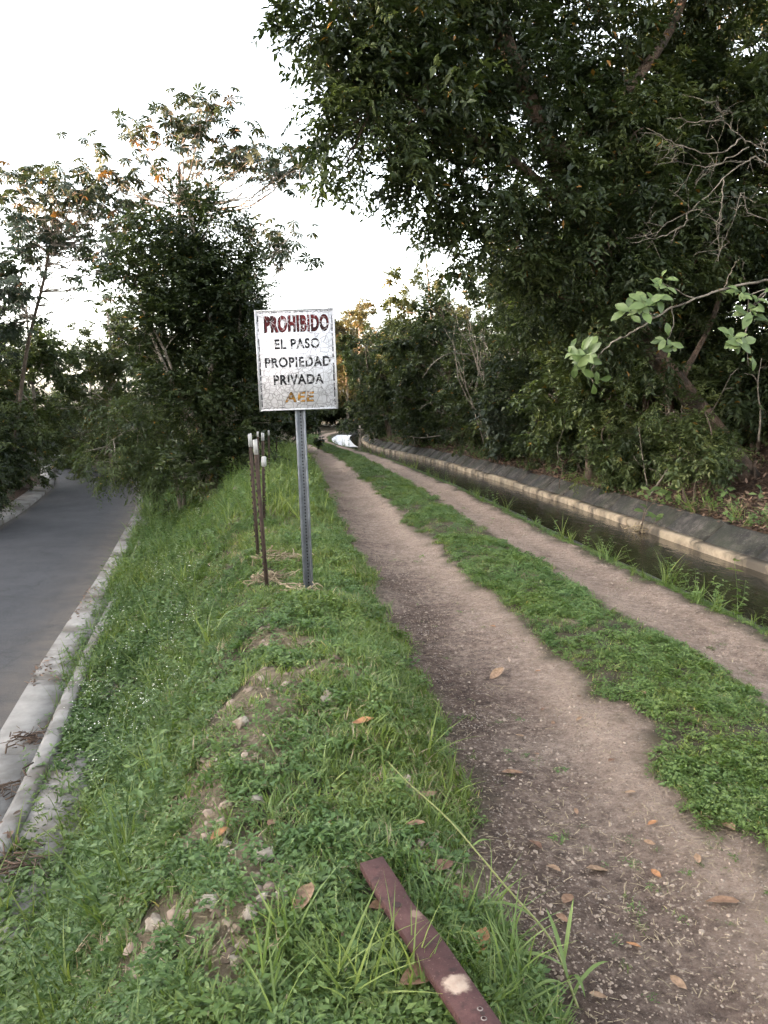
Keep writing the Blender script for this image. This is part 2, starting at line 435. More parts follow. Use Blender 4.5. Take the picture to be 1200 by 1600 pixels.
# ---- ground sheet
def ground():
    ys = np.concatenate([np.arange(-14, 1.0, 0.5), np.arange(1.0, 9, 0.06), np.arange(9, 20, 0.14), np.arange(20, 48, 0.4), np.arange(48, 110, 1.5), np.arange(110, 260, 10)])
    L, C, K = Lf(ys), Cf(ys), Kf(ys)
    W, T = C + CANAL, C + CANAL + SLAB
    KL = K - GUT - ROADW
    cols = []
    lin = lambda a, b, n, end=False: [a + (b - a) * t for t in np.linspace(0, 1, n, endpoint=end)]
    for k in (240, 160, 110, 80, 60, 48, 40, 34, 30, 26, 22, 19, 16, 13.5, 11, 9, 7.5, 6, 5, 4, 3, 2.2, 1.5, 1, .6, .3): cols.append(KL - k)
    cols += [KL - 0.01, KL + .01] + lin(KL + .02, K, 5)[1:] + [K - .005]
    cols += lin(K + .005, L, 62) + lin(L, C, 54) + [C - .004, C + .012]
    cols += lin(C + .02, W, 4)[1:] + [W - .01, W + .01, T - .03, T + .002]
    for k in np.concatenate([np.arange(.1, 2.5, .12), np.arange(2.5, 8, .5), (9, 10.5, 12.5, 15, 18, 22, 27, 33, 40, 55, 80, 120, 170, 240)]): cols.append(T + k)
    X = np.stack(cols, 1)
    Y = np.repeat(ys[:, None], X.shape[1], 1)
    Z = ground_z(X, Y)
    V = np.stack([X, Y, Z], -1).reshape(-1, 3)
    n, m = X.shape
    i = (np.arange(n - 1)[:, None] * m + np.arange(m - 1)[None, :]).ravel()
    q = np.stack([i, i + 1, i + m + 1, i + m], -1)
    dirt = dirtiness(X, Y)
    forest = np.where(X > (T[:, None] - .01), 1.0, np.where(X < KL[:, None], 1.0, 0.0))
    wet = np.where((X > C[:, None]) & (X < T[:, None] - .01), 1.0, 0.0)
    rub = rubble(X, Y)
    m_, nt, b = mat('earth')
    soil = ramp(nt, noise(nt, 6, detail=8), [(0.3, (0.035, 0.030, 0.018)), (0.7, (0.10, 0.082, 0.05))])
    rubc = ramp(nt, noise(nt, 22, detail=7), [(0.3, (0.12, 0.09, 0.055)), (0.7, (0.36, 0.285, 0.20))])
    d1 = ramp(nt, noise(nt, 16, detail=12, rough=0.80), [(0.34, (0.065, 0.046, 0.037)), (0.48, (0.195, 0.142, 0.114)), (0.68, (0.41, 0.315, 0.258))])
    damp = ramp(nt, noise(nt, 1.3, detail=5, rough=0.6), [(0.42, (0, 0, 0)), (0.62, (1, 1, 1))])  # random damp patches
    d2 = mixc(nt, mathn(nt, 'MULTIPLY', damp, 0.75), d1, mixc(nt, 1.0, d1, (0.5, 0.44, 0.42), 'MULTIPLY'))
    vor = N(nt, 'ShaderNodeTexVoronoi'); vor.inputs['Scale'].default_value = 55
    nt.links.new(pos(nt), vor.inputs['Vector'])
    chips = mathn(nt, 'MULTIPLY', ramp(nt, vor.outputs['Distance'], [(0.16, (1, 1, 1)), (0.24, (0, 0, 0))]), ramp(nt, noise(nt, 5, detail=3), [(0.5, (0, 0, 0)), (0.62, (.8, .8, .8))]))
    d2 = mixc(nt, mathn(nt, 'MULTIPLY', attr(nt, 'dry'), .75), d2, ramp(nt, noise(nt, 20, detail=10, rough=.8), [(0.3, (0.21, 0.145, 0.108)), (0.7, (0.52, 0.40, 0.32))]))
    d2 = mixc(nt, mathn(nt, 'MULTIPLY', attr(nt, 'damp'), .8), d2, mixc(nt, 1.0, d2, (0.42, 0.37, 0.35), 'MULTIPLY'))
    grit = noise(nt, 48, detail=6, rough=.75)
    d2 = mixc(nt, ramp(nt, grit, [(0.30, (.85, .85, .85)), (0.46, (0, 0, 0))]), d2, mixc(nt, 1.0, d2, (0.34, 0.31, 0.30), 'MULTIPLY'))
    d2 = mixc(nt, ramp(nt, grit, [(0.56, (0, 0, 0)), (0.70, (.8, .8, .8))]), d2, (0.44, 0.36, 0.30))
    d3 = mixc(nt, chips, d2, (0.45, 0.39, 0.34))
    lit = ramp(nt, noise(nt, 14, detail=8), [(0.3, (0.022, 0.014, 0.010)), (0.6, (0.075, 0.045, 0.030)), (0.8, (0.15, 0.095, 0.065))])
    base = mixc(nt, mathn(nt, 'MULTIPLY', attr(nt, 'rubble'), 0.85), soil, rubc)
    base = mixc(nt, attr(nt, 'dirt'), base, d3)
    base = mixc(nt, attr(nt, 'forest'), base, lit)
    base = mixc(nt, attr(nt, 'wet'), base, (0.02, 0.018, 0.012))
    nt.links.new(base, b.inputs['Base Color'])
    b.inputs['Roughness'].default_value = 0.92
    b.inputs['Specular IOR Level'].default_value = 0.2
    bump(nt, b, mathn(nt, 'ADD', noise(nt, 34, detail=10, rough=0.8), mathn(nt, 'MULTIPLY', noise(nt, 9, detail=4, rough=.6), 1.6)), 1.0, 0.05)
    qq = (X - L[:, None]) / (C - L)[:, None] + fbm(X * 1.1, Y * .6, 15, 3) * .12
    dry = np.exp(-((qq - .31) / .07) ** 2) * .9 + np.exp(-((qq - .70) / .06) ** 2) * .6 + np.exp(-((qq - .85) / .05) ** 2) * .5 + .35 * sstep(8, 20, Y)  # paler bands along the rut edges, and paler with distance
    dark_edge = np.exp(-((qq - .06) / .08) ** 2) * (.5 + .5 * sstep(10, 4, Y))  # darker band along the outer edge of the left rut
    o = link('ground', np_mesh('ground', V, q, [m_], {'dry': np.clip(dry, 0, 1).ravel(), 'damp': np.clip(dark_edge, 0, 1).ravel(), 'dirt': dirt.ravel(), 'forest': forest.ravel(), 'wet': wet.ravel(), 'rubble': rub.ravel()}, True))
    tag(o, 'grassy earth bank with two bare wheel ruts running off between road and canal', 'ground', kind='structure')
ground()

# ---- generic strip between two lateral offsets of a curve
def strip(mb, f, y0, y1, prof, step, closed=True, jit=0.0):
    """prof: list of (lateral offset, z)"""
    n = max(2, int(round((y1 - y0) / step)) + 1)
    ys = np.linspace(y0, y1, n)
    base = f(ys)
    V = np.array([[(base[i] + dx, ys[i], z) for dx, z in prof] for i in range(n)])
    if jit:
        V[:, :, 2] += rng.normal(0, jit, V.shape[:2])
    p = len(prof)
    m = p if closed else p - 1
    fs = []
    for i in range(n - 1):
        for j in range(m):
            k = (j + 1) % p
            fs.append((i * p + j, (i + 1) * p + j, (i + 1) * p + k, i * p + k))
    faces = [np.array(fs)]
    if closed:
        faces += [np.arange(p)[None, :], (np.arange(p) + (n - 1) * p)[None, ::-1]]
    mb.add(V.reshape(-1, 3), faces)

# ---- road
mb = MB()
strip(mb, Kf, -12, 110, [(-GUT - ROADW, ZR), (-GUT - ROADW + .25, ZR + .01), (-GUT - ROADW * .75, ZR + .03), (-GUT - ROADW * .5, ZR + .045), (-GUT - ROADW * .3, ZR + .033), (-GUT - .45, ZR + .015), (-GUT + .02, ZR)], 0.8, closed=False)
mb.a = [np.tile([.9, .0, .0, .0, .0, .25, 1.0], mb.n // 7)]
o = mb.build('road', M['asphalt'], smooth=True)
tag(o, 'worn grey asphalt lane running downhill of the grassy bank', 'road', kind='structure')

kerb = empty('kerb', (0, 0, 0)); tag(kerb, 'broken pale concrete gutter and kerb along the near road edge', 'kerb', kind='structure')
y = -3.0
while y < 48:
    ln = 1.9 if y < 25 else 3.8
    mb = MB(); dz = rng.normal(0, .006)
    strip(mb, Kf, y, y + ln - .025, [(-GUT, ZR - .1), (-.2, ZR - .1), (-.2, ZR + .015 + dz), (-GUT, ZR + .022 + dz)], .5)
    mb.build('gutter_slab', M['concrete'], kerb)
    y += ln
y = -2.4
while y < 48:
    ln = 1.15 if y < 25 else 3.0
    mb = MB(); dz = rng.normal(0, .008)
    strip(mb, Kf, y, y + ln - .02, [(-.195, ZR - .1), (-.02, ZR - .1), (-.02, ZR + .10 + dz), (-.05, ZR + .125 + dz), (-.15, ZR + .12 + dz), (-.19, ZR + .09 + dz)], .4)
    mb.build('kerb_stone', M['concrete'], kerb)
    y += ln
y = -2.0
while y < 14:
    mb = MB(); dz = rng.normal(0, .012)
    strip(mb, Kf, y, y + 1.4 - .03, [(-.015, ZR - .1), (.42, ZR - .1), (.42, ZR + .09 + dz), (-.015, ZR + .07 + dz)], .4)
    mb.build('backing_slab', M['concrete'], kerb)
    y += 1.4
pave = empty('pavement', (0, 0, 0)); tag(pave, 'narrow cracked concrete edge strip on the far side of the road', 'pavement', kind='structure')
y = 8.0
while y < 60:
    ln = 2.2 if y < 30 else 5
    mb = MB(); dz = rng.normal(0, .01)
    strip(mb, Kf, y, y + ln - .03, [(-GUT - ROADW - .6, ZR - .1), (-GUT - ROADW + .0, ZR - .1), (-GUT - ROADW + .0, ZR + .09 + dz), (-GUT - ROADW - .6, ZR + .13 + dz)], .8)
    mb.build('concrete_slab', M['concrete'], pave)
    y += ln

# ---- canal: water, near wall, far lining
m_, nt, b = mat('canal_water')
b.inputs['Base Color'].default_value = (0.016, 0.014, 0.008, 1)
b.inputs['Roughness'].default_value = 0.07
b.inputs['Specular IOR Level'].default_value = 0.5
mp = N(nt, 'ShaderNodeMapping'); mp.inputs['Scale'].default_value = (1.6, 0.55, 1)
nt.links.new(pos(nt), mp.inputs[0])
h = mathn(nt, 'ADD', noise(nt, 5.0, mp.outputs[0], detail=3, dist=0.6), mathn(nt, 'MULTIPLY', noise(nt, 17.0, mp.outputs[0], detail=2), 0.35))
bump(nt, b, h, 0.35, 0.02)
mb = MB(); strip(mb, Cf, -12, 100, [(0.0, ZW), (CANAL * .5, ZW), (CANAL + .02, ZW)], 0.6, closed=False)
o = mb.build('water', m_); tag(o, 'dark brown rippled water filling the narrow canal', 'water', kind='structure')

m_, nt, b = mat('stained_concrete')
c1 = ramp(nt, noise(nt, 4.5, detail=10, rough=.75), [(0.38, (0.010, 0.009, 0.008)), (0.50, (0.038, 0.032, 0.027)), (0.68, (0.13, 0.112, 0.095))])
c1 = mixc(nt, ramp(nt, noise(nt, 30, detail=3), [(0.62, (0, 0, 0)), (0.72, (.7, .7, .7))]), c1, (0.19, 0.18, 0.165))
nt.links.new(c1, b.inputs['Base Color']); b.inputs['Roughness'].default_value = 0.9
c2_ = mixc(nt, ramp(nt, noise(nt, 1.7, detail=6), [(0.46, (0, 0, 0)), (0.62, (.75, .75, .75))]), c1, (0.022, 0.026, 0.012))
nt.links.new(c2_, b.inputs['Base Color'])
bump(nt, b, noise(nt, 24, detail=10, rough=.75), 0.9, 0.04)
M['stained'] = m_
M['ledge'] = surfmat('ledge', [(0.3, (0.17, 0.13, 0.09)), (0.7, (0.34, 0.27, 0.19))], 5, second=(2.6, 0.46, 0.62, (0.075, 0.06, 0.045)), bs=0.4, bscale=30)
lining = empty('canal_lining', (Cf(10) + CANAL, 10, ZW)); tag(lining, 'sloping stained concrete slabs lining the forest side of the canal', 'canal wall')
lining.location = (0, 0, 0)
y, k = 2.0, 0
while y < 62:
    ln = 1.05 + rng.uniform(-.12, .12)
    dz, dx = rng.normal(0, .02), rng.normal(0, .014)
    mb = MB()
    strip(mb, Cf, y, y + ln - .035, [(CANAL + .10 + dx, -.8), (CANAL + SLAB + .02, -.8), (CANAL + SLAB + .02 + dx, .095 + dz), (CANAL + SLAB - .07 + dx, .10 + dz), (CANAL + .13 + dx, -.12 + dz), (CANAL + .10 + dx, -.16)], .6)
    mb.build('concrete_slab', M['stained'], lining)
    mb = MB()
    strip(mb, Cf, y, y + ln - .02, [(CANAL - .02 + dx, -1.2), (CANAL + .098 + dx, -1.2), (CANAL + .098 + dx, -.140 + dz * .4), (CANAL + .0 + dx, -.155 + dz * .4), (CANAL - .025 + dx, -.18)], .6)
    mb.build('ledge_stone', M['ledge'], lining)
    y += ln
nearw = empty('canal_edge_wall', (0, 0, 0)); tag(nearw, 'thin concrete canal edge under the grass fringe beside the track', 'canal wall')
y = 1.0
while y < 60:
    mb = MB(); strip(mb, Cf, y, y + 2.46, [(-.004, -1.2), (.10, -1.2), (.10, -.07), (-.004, -.06)], .7, jit=.004)
    mb.build('concrete_slab', M['stained'], nearw)
    y += 2.5

# ---- sky reflection on the water at the bend, painted as a white sheet
def sky_glare_water():
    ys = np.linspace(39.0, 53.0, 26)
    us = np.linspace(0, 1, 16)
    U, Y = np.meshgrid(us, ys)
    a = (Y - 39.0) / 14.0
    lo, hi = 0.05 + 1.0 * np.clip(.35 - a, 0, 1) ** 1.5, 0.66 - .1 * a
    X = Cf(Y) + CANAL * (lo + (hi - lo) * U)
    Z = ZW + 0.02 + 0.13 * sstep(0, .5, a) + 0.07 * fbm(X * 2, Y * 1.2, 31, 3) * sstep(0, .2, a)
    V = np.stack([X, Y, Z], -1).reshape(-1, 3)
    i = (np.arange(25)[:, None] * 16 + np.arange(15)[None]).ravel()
    m_, nt, b = mat('sky_glare_white')
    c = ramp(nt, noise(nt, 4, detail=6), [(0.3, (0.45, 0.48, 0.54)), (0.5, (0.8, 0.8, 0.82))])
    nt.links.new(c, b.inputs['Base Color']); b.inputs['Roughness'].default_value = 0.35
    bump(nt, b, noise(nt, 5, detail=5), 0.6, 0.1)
    o = link('sky_glare_water', np_mesh('sky_glare_water', V, np.stack([i, i + 1, i + 17, i + 16], -1), [m_], None, True))
    tag(o, 'bright canal water at the bend, sky reflection painted white', 'water', kind='stuff')
sky_glare_water()
# ------------------------------------------------------------------ vegetation builders
def unit(v):
    return v / (np.linalg.norm(v, axis=-1, keepdims=True) + 1e-9)

def leaf_faces(n):
    i = np.arange(n)[:, None] * 4
    return np.concatenate([i + np.array([[0, 1, 2]]), i + np.array([[0, 2, 3]])], 0)

def leaf_verts(P, D, Nn, ln, wd, fold=0.25):
    D = unit(D)
    S = unit(np.cross(D, Nn))
    U = np.cross(S, D)
    ln, wd = ln[:, None], wd[:, None]
    mid = P + D * ln * 0.45
    return np.stack([P, mid + S * wd * .5 + U * wd * fold, P + D * ln - U * ln * .12, mid - S * wd * .5 + U * wd * fold], 1)

def crown_leaves(clumps, dens, leaf, nleaf=9, spray=0.34, droop=0.45, aspect=0.42, fill=0.4, per=8):
    """clumps: rows (x, y, z, rx, ry, rz, tint); returns vertices, rnd attribute"""
    vs, rs = [], []
    for cx, cy, cz, rx, ry, rz, tint in clumps:
        area = 4 * math.pi * ((rx * ry) ** 1.6 / 3 + (rx * rz) ** 1.6 / 3 + (ry * rz) ** 1.6 / 3) ** (1 / 1.6)
        n = max(6, int(dens * area))
        d = unit(rng.normal(0, 1, (n, 3)))
        ph = rng.uniform(0, 50)
        lump = 0.62 + 0.75 * vnoise(d[:, 0] * 2.2 + ph + d[:, 2] * 1.7, d[:, 1] * 2.2 - ph, 5)
        rad = (fill + (1 - fill) * np.sqrt(rng.random(n))) * lump
        p = np.array((cx, cy, cz)) + d * rad[:, None] * np.array((rx, ry, rz))
        K = max(3, n // per)          # sprays gather in leafy tufts with gaps between them
        g = rng.integers(0, K, n)
        p = p[g] + rng.normal(0, spray * .42, (n, 3)) * (1, 1, .6)
        d = d[g]
        tt = rng.normal(0, .20, K)[g][:, None]
        gs = rng.uniform(.7, 1.45, K)[g][:, None]
        out = unit(d * 0.8 + rng.normal(0, .55, (n, 3)) + np.array((0, 0, -droop)))
        side = unit(np.cross(out, unit(rng.normal(0, .35, (n, 3)) + np.array((0, 0, 1.0)))))
        L = spray * rng.uniform(.6, 1.25, n)
        k = np.arange(nleaf)
        f = (k + .5) / nleaf
        sg = np.where(k % 2 == 0, 1.0, -1.0)
        P = p[:, None, :] + out[:, None, :] * (L[:, None] * f[None])[:, :, None] + np.array((0, 0, -1.0)) * (L[:, None] * f[None] ** 2 * droop * .6)[:, :, None]
        D = out[:, None, :] * .55 + side[:, None, :] * (sg[None, :, None] * .85) + np.array((0, 0, -droop * .7)) + rng.normal(0, .22, (n, nleaf, 3))
        Nn = np.array((0, 0, 1.0)) + rng.normal(0, .38, (n, nleaf, 3)) + out[:, None, :] * .25
        ll = (leaf * gs * rng.uniform(.65, 1.25, (n, nleaf))).ravel()
        vs.append(leaf_verts(P.reshape(-1, 3), D.reshape(-1, 3), Nn.reshape(-1, 3), ll, ll * aspect * rng.uniform(.8, 1.2, ll.size)).reshape(-1, 3))
        r = np.clip(rng.normal(.42 + tint, .10, (n, 1)) + tt + rng.normal(0, .10, (n, nleaf)), 0, .955).ravel()
        r = np.where(rng.random(r.size) < .006, 1.0, r)
        rs.append(np.repeat(r, 4))
    V = np.concatenate(vs)
    return V, np.concatenate(rs)

def limb(mb, a, b, r0, r1, sag=0.12, n=9, sides=5):
    a, b = np.asarray(a, float), np.asarray(b, float)
    d = np.linalg.norm(b - a)
    mid = (a + b) / 2 + np.array((0, 0, sag * d)) + rng.normal(0, .07 * d, 3)
    P = catmull([a, mid, b], n)
    P[1:-1] += rng.normal(0, .012 * d, (n - 2, 3))
    tube(mb, P, np.linspace(r0, r1, n), sides)
    return P

DM = 1.4
def tree(name, label, base, trunks, clumps, leafm, barkm, dens=20, leaf=.09, nleaf=9, spray=.34, droop=.45, aspect=.42, fill=.4,
         twigs=5, group=None, cat='tree', limbs=True, sides=8, lianas=0):
    """trunks: list of (control points, r0, r1); clumps in world coordinates"""
    base = np.asarray(base, float)
    root = empty(name, base)
    tag(root, label, cat, group)
    mb, bb = MB(), MB()
    allp = []
    for pts, r0, r1 in trunks:
        n = 18
        P = catmull(pts, n)
        r = np.linspace(r0, r1, n)
        r[0] *= 1.5; r[1] *= 1.15
        tube(mb, P - base, r, sides, 0.05)
        allp.append(P)
    clumps = np.asarray(clumps, float)
    for c in clumps if limbs else []:
        best = None
        for P in allp:
            d = np.linalg.norm(P - c[:3], axis=1) + np.where(P[:, 2] > c[2] - .1, .8, 0)
            i = int(np.argmin(d))
            i = max(min(i - 1, len(P) - 2), 4)
            if best is None or d[i] < best[0]:
                best = (d[i], P[i])
        r = .012 + .010 * np.linalg.norm(best[1] - c[:3])
        r = min(r, trunks[0][1] * .5)
        Q = limb(bb, best[1] - base, c[:3] - base, r, r * .35, .12, 9, 4)
        for _ in range(twigs):
            e = c[:3] + unit(rng.normal(0, 1, 3)) * c[3:6] * rng.uniform(.6, 1.0)
            limb(bb, Q[rng.integers(5, 9)], e - base, r * .35, .004, .05, 5, 3)
    mb.build('trunk', barkm, root, True)
    if bb.n:
        bb.build('branches', barkm, root, True)
    for _ in range(lianas):
        k = clumps[rng.integers(len(clumps))]
        p = k[:3] + unit(rng.normal(0, 1, 3)) * k[3:6] * .9
        q = np.array((p[0] + rng.normal(0, .35), p[1] + rng.normal(0, .3), max(base[2] + .1, p[2] - rng.uniform(1.2, 3.5))))
        lm_ = MB(); limb(lm_, p - base, q - base, rng.uniform(.006, .013), .005, rng.uniform(-.05, .05), 9, 4); lm_.build('liana', M['bark_dead'], root, True)
    V, rr = crown_leaves(clumps, dens * (1 if name == 'leaning_tree' else DM), leaf, nleaf, spray, droop, aspect, fill)
    me = np_mesh('crown', V - base, leaf_faces(len(V) // 4), [leafm], {'rnd': rr})
    link('crown', me, root)
    return root

def px_clumps(rows, dy=1.0):
    """rows (px, py, rx_px, ry_px, Y, tint): a clump of foliage at its place in the grove"""
    out = []
    for px, py, rx, ry, Y, tint in rows:
        p = at(px, py, Y)
        out.append((p[0], p[1], p[2], rx * Y / F, dy * (rx + ry) * .5 * Y / F, ry * Y / F, tint))
    return out

def crown_clumps(c, r, n, rr=(.55, .95), tint=(-.12, .12), flat=.75):
    """n clumps spread through an ellipsoid crown"""
    out = []
    for i in range(n):
        d = unit(rng.normal(0, 1, 3)) * (rng.random() ** .4)
        p = np.asarray(c) + d * np.asarray(r) * .85
        s = rng.uniform(*rr)
        out.append((p[0], p[1], p[2], s, s, s * flat, rng.uniform(*tint)))
    return out

def big_leaf_mesh(name, ln, wd, curl=.25, obovate=True):
    n = 7
    t = np.linspace(0, 1, n)
    w = (np.sin(np.pi * np.clip(t, 0, 1) ** (1.5 if obovate else .9)) ** .8) * wd * .5
    w[0], w[-1] = .004, .006
    V = []
    for i in range(n):
        y, z = t[i] * ln, -curl * ln * t[i] ** 2
        V += [(-w[i], y, z + w[i] * .35), (0, y, z), (w[i], y, z + w[i] * .35)]
    q = []
    for i in range(n - 1):
        for j in range(2):
            a = i * 3 + j
            q.append((a, a + 1, a + 4, a + 3))
    return np.array(V), np.array(q)

# ------------------------------------------------------------------ the leaning tree over the canal and track
def P_(rows):
    return [at(*r) for r in rows]

gz = lambda x, y: float(ground_z(x, y))
b0 = at(1168, 752, 12.6); b0[2] = gz(b0[0], b0[1]) - .08
tree('leaning_tree', 'massive leaning tree with reddish bark whose dense dark canopy overhangs canal and track', b0,
     [([b0] + P_([(1105, 655, 12.5), (1040, 575, 12.2), (975, 480, 12.0), (915, 370, 11.8), (868, 250, 11.6), (800, 90, 11.3), (765, -20, 11.2), (735, -160, 11)]), .165, .09),
      (P_([(868, 250, 11.6), (960, 160, 12), (1040, 60, 12.4), (1090, -60, 12.8)]), .10, .05),
      (P_([(905, 345, 11.75), (800, 250, 11.2), (690, 190, 10.8), (560, 120, 10.4)]), .08, .025),
      (P_([(1060, 600, 12.3), (1120, 480, 12.8), (1160, 300, 13.2), (1180, 120, 13.5)]), .045, .03)],
     px_clumps([(r[0] + (34 if r[0] < 640 else 0), *r[1:]) for r in [(520, 10, 95, 55, 10, 0), (465, 60, 48, 42, 10, 0.05), (560, 85, 95, 60, 10.3, 0), (640, 60, 90, 70, 10.8, -.05), (510, 150, 62, 45, 10, 0.02), (600, 155, 85, 50, 10.4, -.06),
                (490, 215, 40, 38, 9.9, .06), (545, 215, 52, 40, 10.1, .0), (505, 258, 30, 22, 9.9, .08), (575, 268, 40, 18, 10.2, .05), (640, 215, 45, 28, 10.5, 0),
                (690, 135, 80, 65, 11, -.05), (730, 40, 85, 70, 11.2, -.06), (640, 300, 36, 26, 10.6, .02), (668, 265, 42, 40, 10.7, -.05), (720, 215, 62, 60, 11, -.05),
                (690, 345, 42, 22, 10.9, .04), (745, 300, 62, 45, 11, -.03), (790, 170, 80, 75, 11.3, -.08), (700, 400, 34, 34, 11.2, 0), (775, 380, 60, 48, 11.3, -.03), (830, 280, 75, 62, 11.4, .02),
                (810, 80, 80, 70, 11.6, -.1), (880, 150, 90, 75, 12, -.05), (850, 370, 62, 60, 11.6, .06), (930, 70, 70, 60, 12.2, .0), (940, 230, 75, 55, 11.6, .05), (1005, 200, 60, 45, 11.2, .16),
                (985, 120, 60, 60, 12.4, -.1), (600, -40, 110, 50, 10.8, 0), (760, -50, 120, 50, 11.4, 0), (900, -40, 110, 50, 12.1, 0),
                (1090, 180, 80, 60, 12.9, -.1), (1150, 60, 70, 80, 13.2, -.1), (1170, 200, 70, 80, 13.3, -.1), (1060, 30, 55, 45, 12.9, -.02), (910, 440, 60, 60, 12.0, .05), (840, 460, 60, 55, 12.1, .08), (1060, -50, 120, 50, 12.8, -.1), (1180, 330, 70, 80, 13.5, -.12), (985, 500, 46, 46, 11.4, .0), (940, 520, 40, 40, 11.6, .05), (1010, 420, 60, 46, 11.3, .08), (950, 380, 52, 46, 11.1, .0), (1040, 330, 60, 50, 11.4, .05), (1000, 290, 50, 40, 11.3, .1), (900, 300, 50, 45, 11.0, -.02), (1090, 400, 60, 46, 11.6, .05), (1020, 560, 36, 30, 11.7, .05), (1130, 330, 50, 40, 11.6, .02)]]),
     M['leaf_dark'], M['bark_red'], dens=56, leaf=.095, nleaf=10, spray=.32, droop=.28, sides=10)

# ------------------------------------------------------------------ trees and bushes on the forest bank
def bank_tree(label, x, y, h, crown_r, leafm, barkm, n, lean=(0, 0), dens=17, leaf=.09, rr=(.55, .95), hang=True, zc=.6, stems=1, name='bank_tree', cat='tree', spray=.28, droop=.22, tr=.09, twigs=3, dy=1.0, aspect=.42, fill=.4, low=0.9, tint=(-.14, .2), lianas=0):
    z = gz(x, y) - .05
    trunks = []
    for s in range(stems):
        a = rng.uniform(0, 6.28); k = 0 if stems == 1 else crown_r * .5
        top = np.array((x + lean[0] + math.cos(a) * k, y + lean[1] + math.sin(a) * k, z + h * .86))
        b = np.array((x + math.cos(a) * .08 * (stems > 1), y + math.sin(a) * .08 * (stems > 1), z))
        m1 = b * .65 + top * .35 + rng.normal(0, .10, 3)
        m2 = b * .3 + top * .7 + rng.normal(0, .12, 3)
        trunks.append(([b, m1, m2, top], tr * rng.uniform(.8, 1.1), tr * .3))
    c = (x + lean[0] * .8, y + lean[1] * .8, z + h * zc)
    cl = crown_clumps(c, (crown_r, crown_r * dy, h * (1 - zc) * 1.05), n, rr, tint)
    if hang:   # curtain of foliage down to the bank
        for i in range(int(n * low)):
            a = rng.uniform(0, 6.28); q = crown_r * rng.uniform(.3, 1.05)
            s = rng.uniform(*rr) * .85
            cl.append((x + math.cos(a) * q, y + math.sin(a) * q * dy, z + rng.uniform(.35, h * zc), s, s, s * .85, rng.uniform(*tint)))
    return tree(name, label, (x, y, z), trunks, cl, leafm, barkm, dens=dens, leaf=leaf, spray=spray, droop=droop, twigs=twigs, cat=cat, aspect=aspect, fill=fill, lianas=lianas)

edge = lambda y: float(Cf(y)) + CANAL + SLAB
DK, MD, OL, GLOW, GY = M['leaf_dark'], M['leaf_mid'], M['leaf_olive'], M['leaf_sunglow'], M['leaf_grey']
BP, BD, BR, BX = M['bark_pale'], M['bark_dark'], M['bark_red'], M['bark_dead']
bank_tree('broad dark bush trailing over the canal beside the seedling with large leaves', edge(15.5) + 1.2, 15.5, 5.0, 1.25, MD, BD, 12, lean=(-.3, 0), dens=19, leaf=.085, name='bank_bush', cat='bush', stems=3, tr=.05)
bank_tree('dark creeper-hung tree hiding the middle of the leaning trunk', edge(14.6) + 1.3, 14.6, 7.8, 1.35, DK, BR, 20, lean=(-1.1, -1.2), dens=13, leaf=.12, lianas=5)
bank_tree('leafy tree hung with creepers left of the paddle-leaf rosettes', edge(16) + .3, 16.2, 6.4, 1.3, MD, BD, 18, lean=(-.5, 0), dens=13, leaf=.115, aspect=.5, lianas=5)
bank_tree('tall dark understory tree rising directly behind the trailing canal bush', edge(17) + 2.2, 17.0, 8.5, 1.9, DK, BR, 20, lean=(-.4, 0), dens=13, leaf=.10, lianas=5)
bank_tree('leafy bank tree hung with creepers midway along the canal', edge(19.5) + .8, 19.5, 6.8, 1.6, DK, BD, 18, lean=(-.4, 0), dens=15, leaf=.10, lianas=5)
bank_tree('bush with grey-green rounded leaves spilling down midway along the canal', edge(21.5) + .8, 21.3, 3.6, 1.2, GY, BD, 10, dens=14, leaf=.12, aspect=.6, name='bank_bush', cat='bush', stems=3, tr=.04)
bank_tree('tall tree with paler olive crown behind the pale twiggy stems', edge(25) + 1.6, 25.5, 8.2, 2.0, OL, BX, 16, lean=(-.5, 0), dens=9, leaf=.13, stems=3, tr=.06, low=.4)
bank_tree('shadowed bush at the foot of the pale twiggy stems', edge(25) + 1.1, 24.5, 3.4, 1.4, DK, BD, 14, dens=11, leaf=.12, name='bank_bush', cat='bush', stems=3, tr=.05)
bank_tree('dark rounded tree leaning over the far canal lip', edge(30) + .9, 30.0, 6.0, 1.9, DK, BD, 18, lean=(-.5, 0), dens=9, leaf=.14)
bank_tree('tall olive tree with thin top standing furthest up the forest edge', edge(34) + 1.6, 35.0, 9.0, 2.2, OL, BX, 16, dens=7, leaf=.16, lean=(-.6, 0), low=.5)
bank_tree('low black-green bush hiding the canal where it bends', edge(37) + .2, 37.5, 5.2, 1.7, DK, BD, 20, dens=8, leaf=.15, lean=(-.4, 0), name='bank_bush', cat='bush', stems=3, tr=.07)
bank_tree('wide dark tree just past the bend bush', edge(43) + .7, 43.5, 6.5, 2.4, DK, BD, 20, dens=7, leaf=.17, lean=(-.5, 0))
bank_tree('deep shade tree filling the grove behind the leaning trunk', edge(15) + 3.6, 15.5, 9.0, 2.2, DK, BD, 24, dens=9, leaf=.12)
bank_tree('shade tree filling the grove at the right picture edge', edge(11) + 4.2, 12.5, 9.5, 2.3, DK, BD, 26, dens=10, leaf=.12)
bank_tree('understory tree with drooping sprays behind the bare grey branches', edge(10.5) + 3.1, 11.8, 6.2, 1.2, MD, BD, 14, dens=16, leaf=.09, low=.5, tint=(-.1, .2), lianas=5)
bank_tree('tall back tree closing the grove above the pale stems', edge(24) + 4.5, 24.0, 11.0, 2.8, DK, BD, 24, dens=6, leaf=.16)
bank_tree('tall back tree closing the grove above the midway creepers', edge(19) + 4.2, 19.5, 11.0, 2.6, DK, BD, 24, dens=7, leaf=.15)
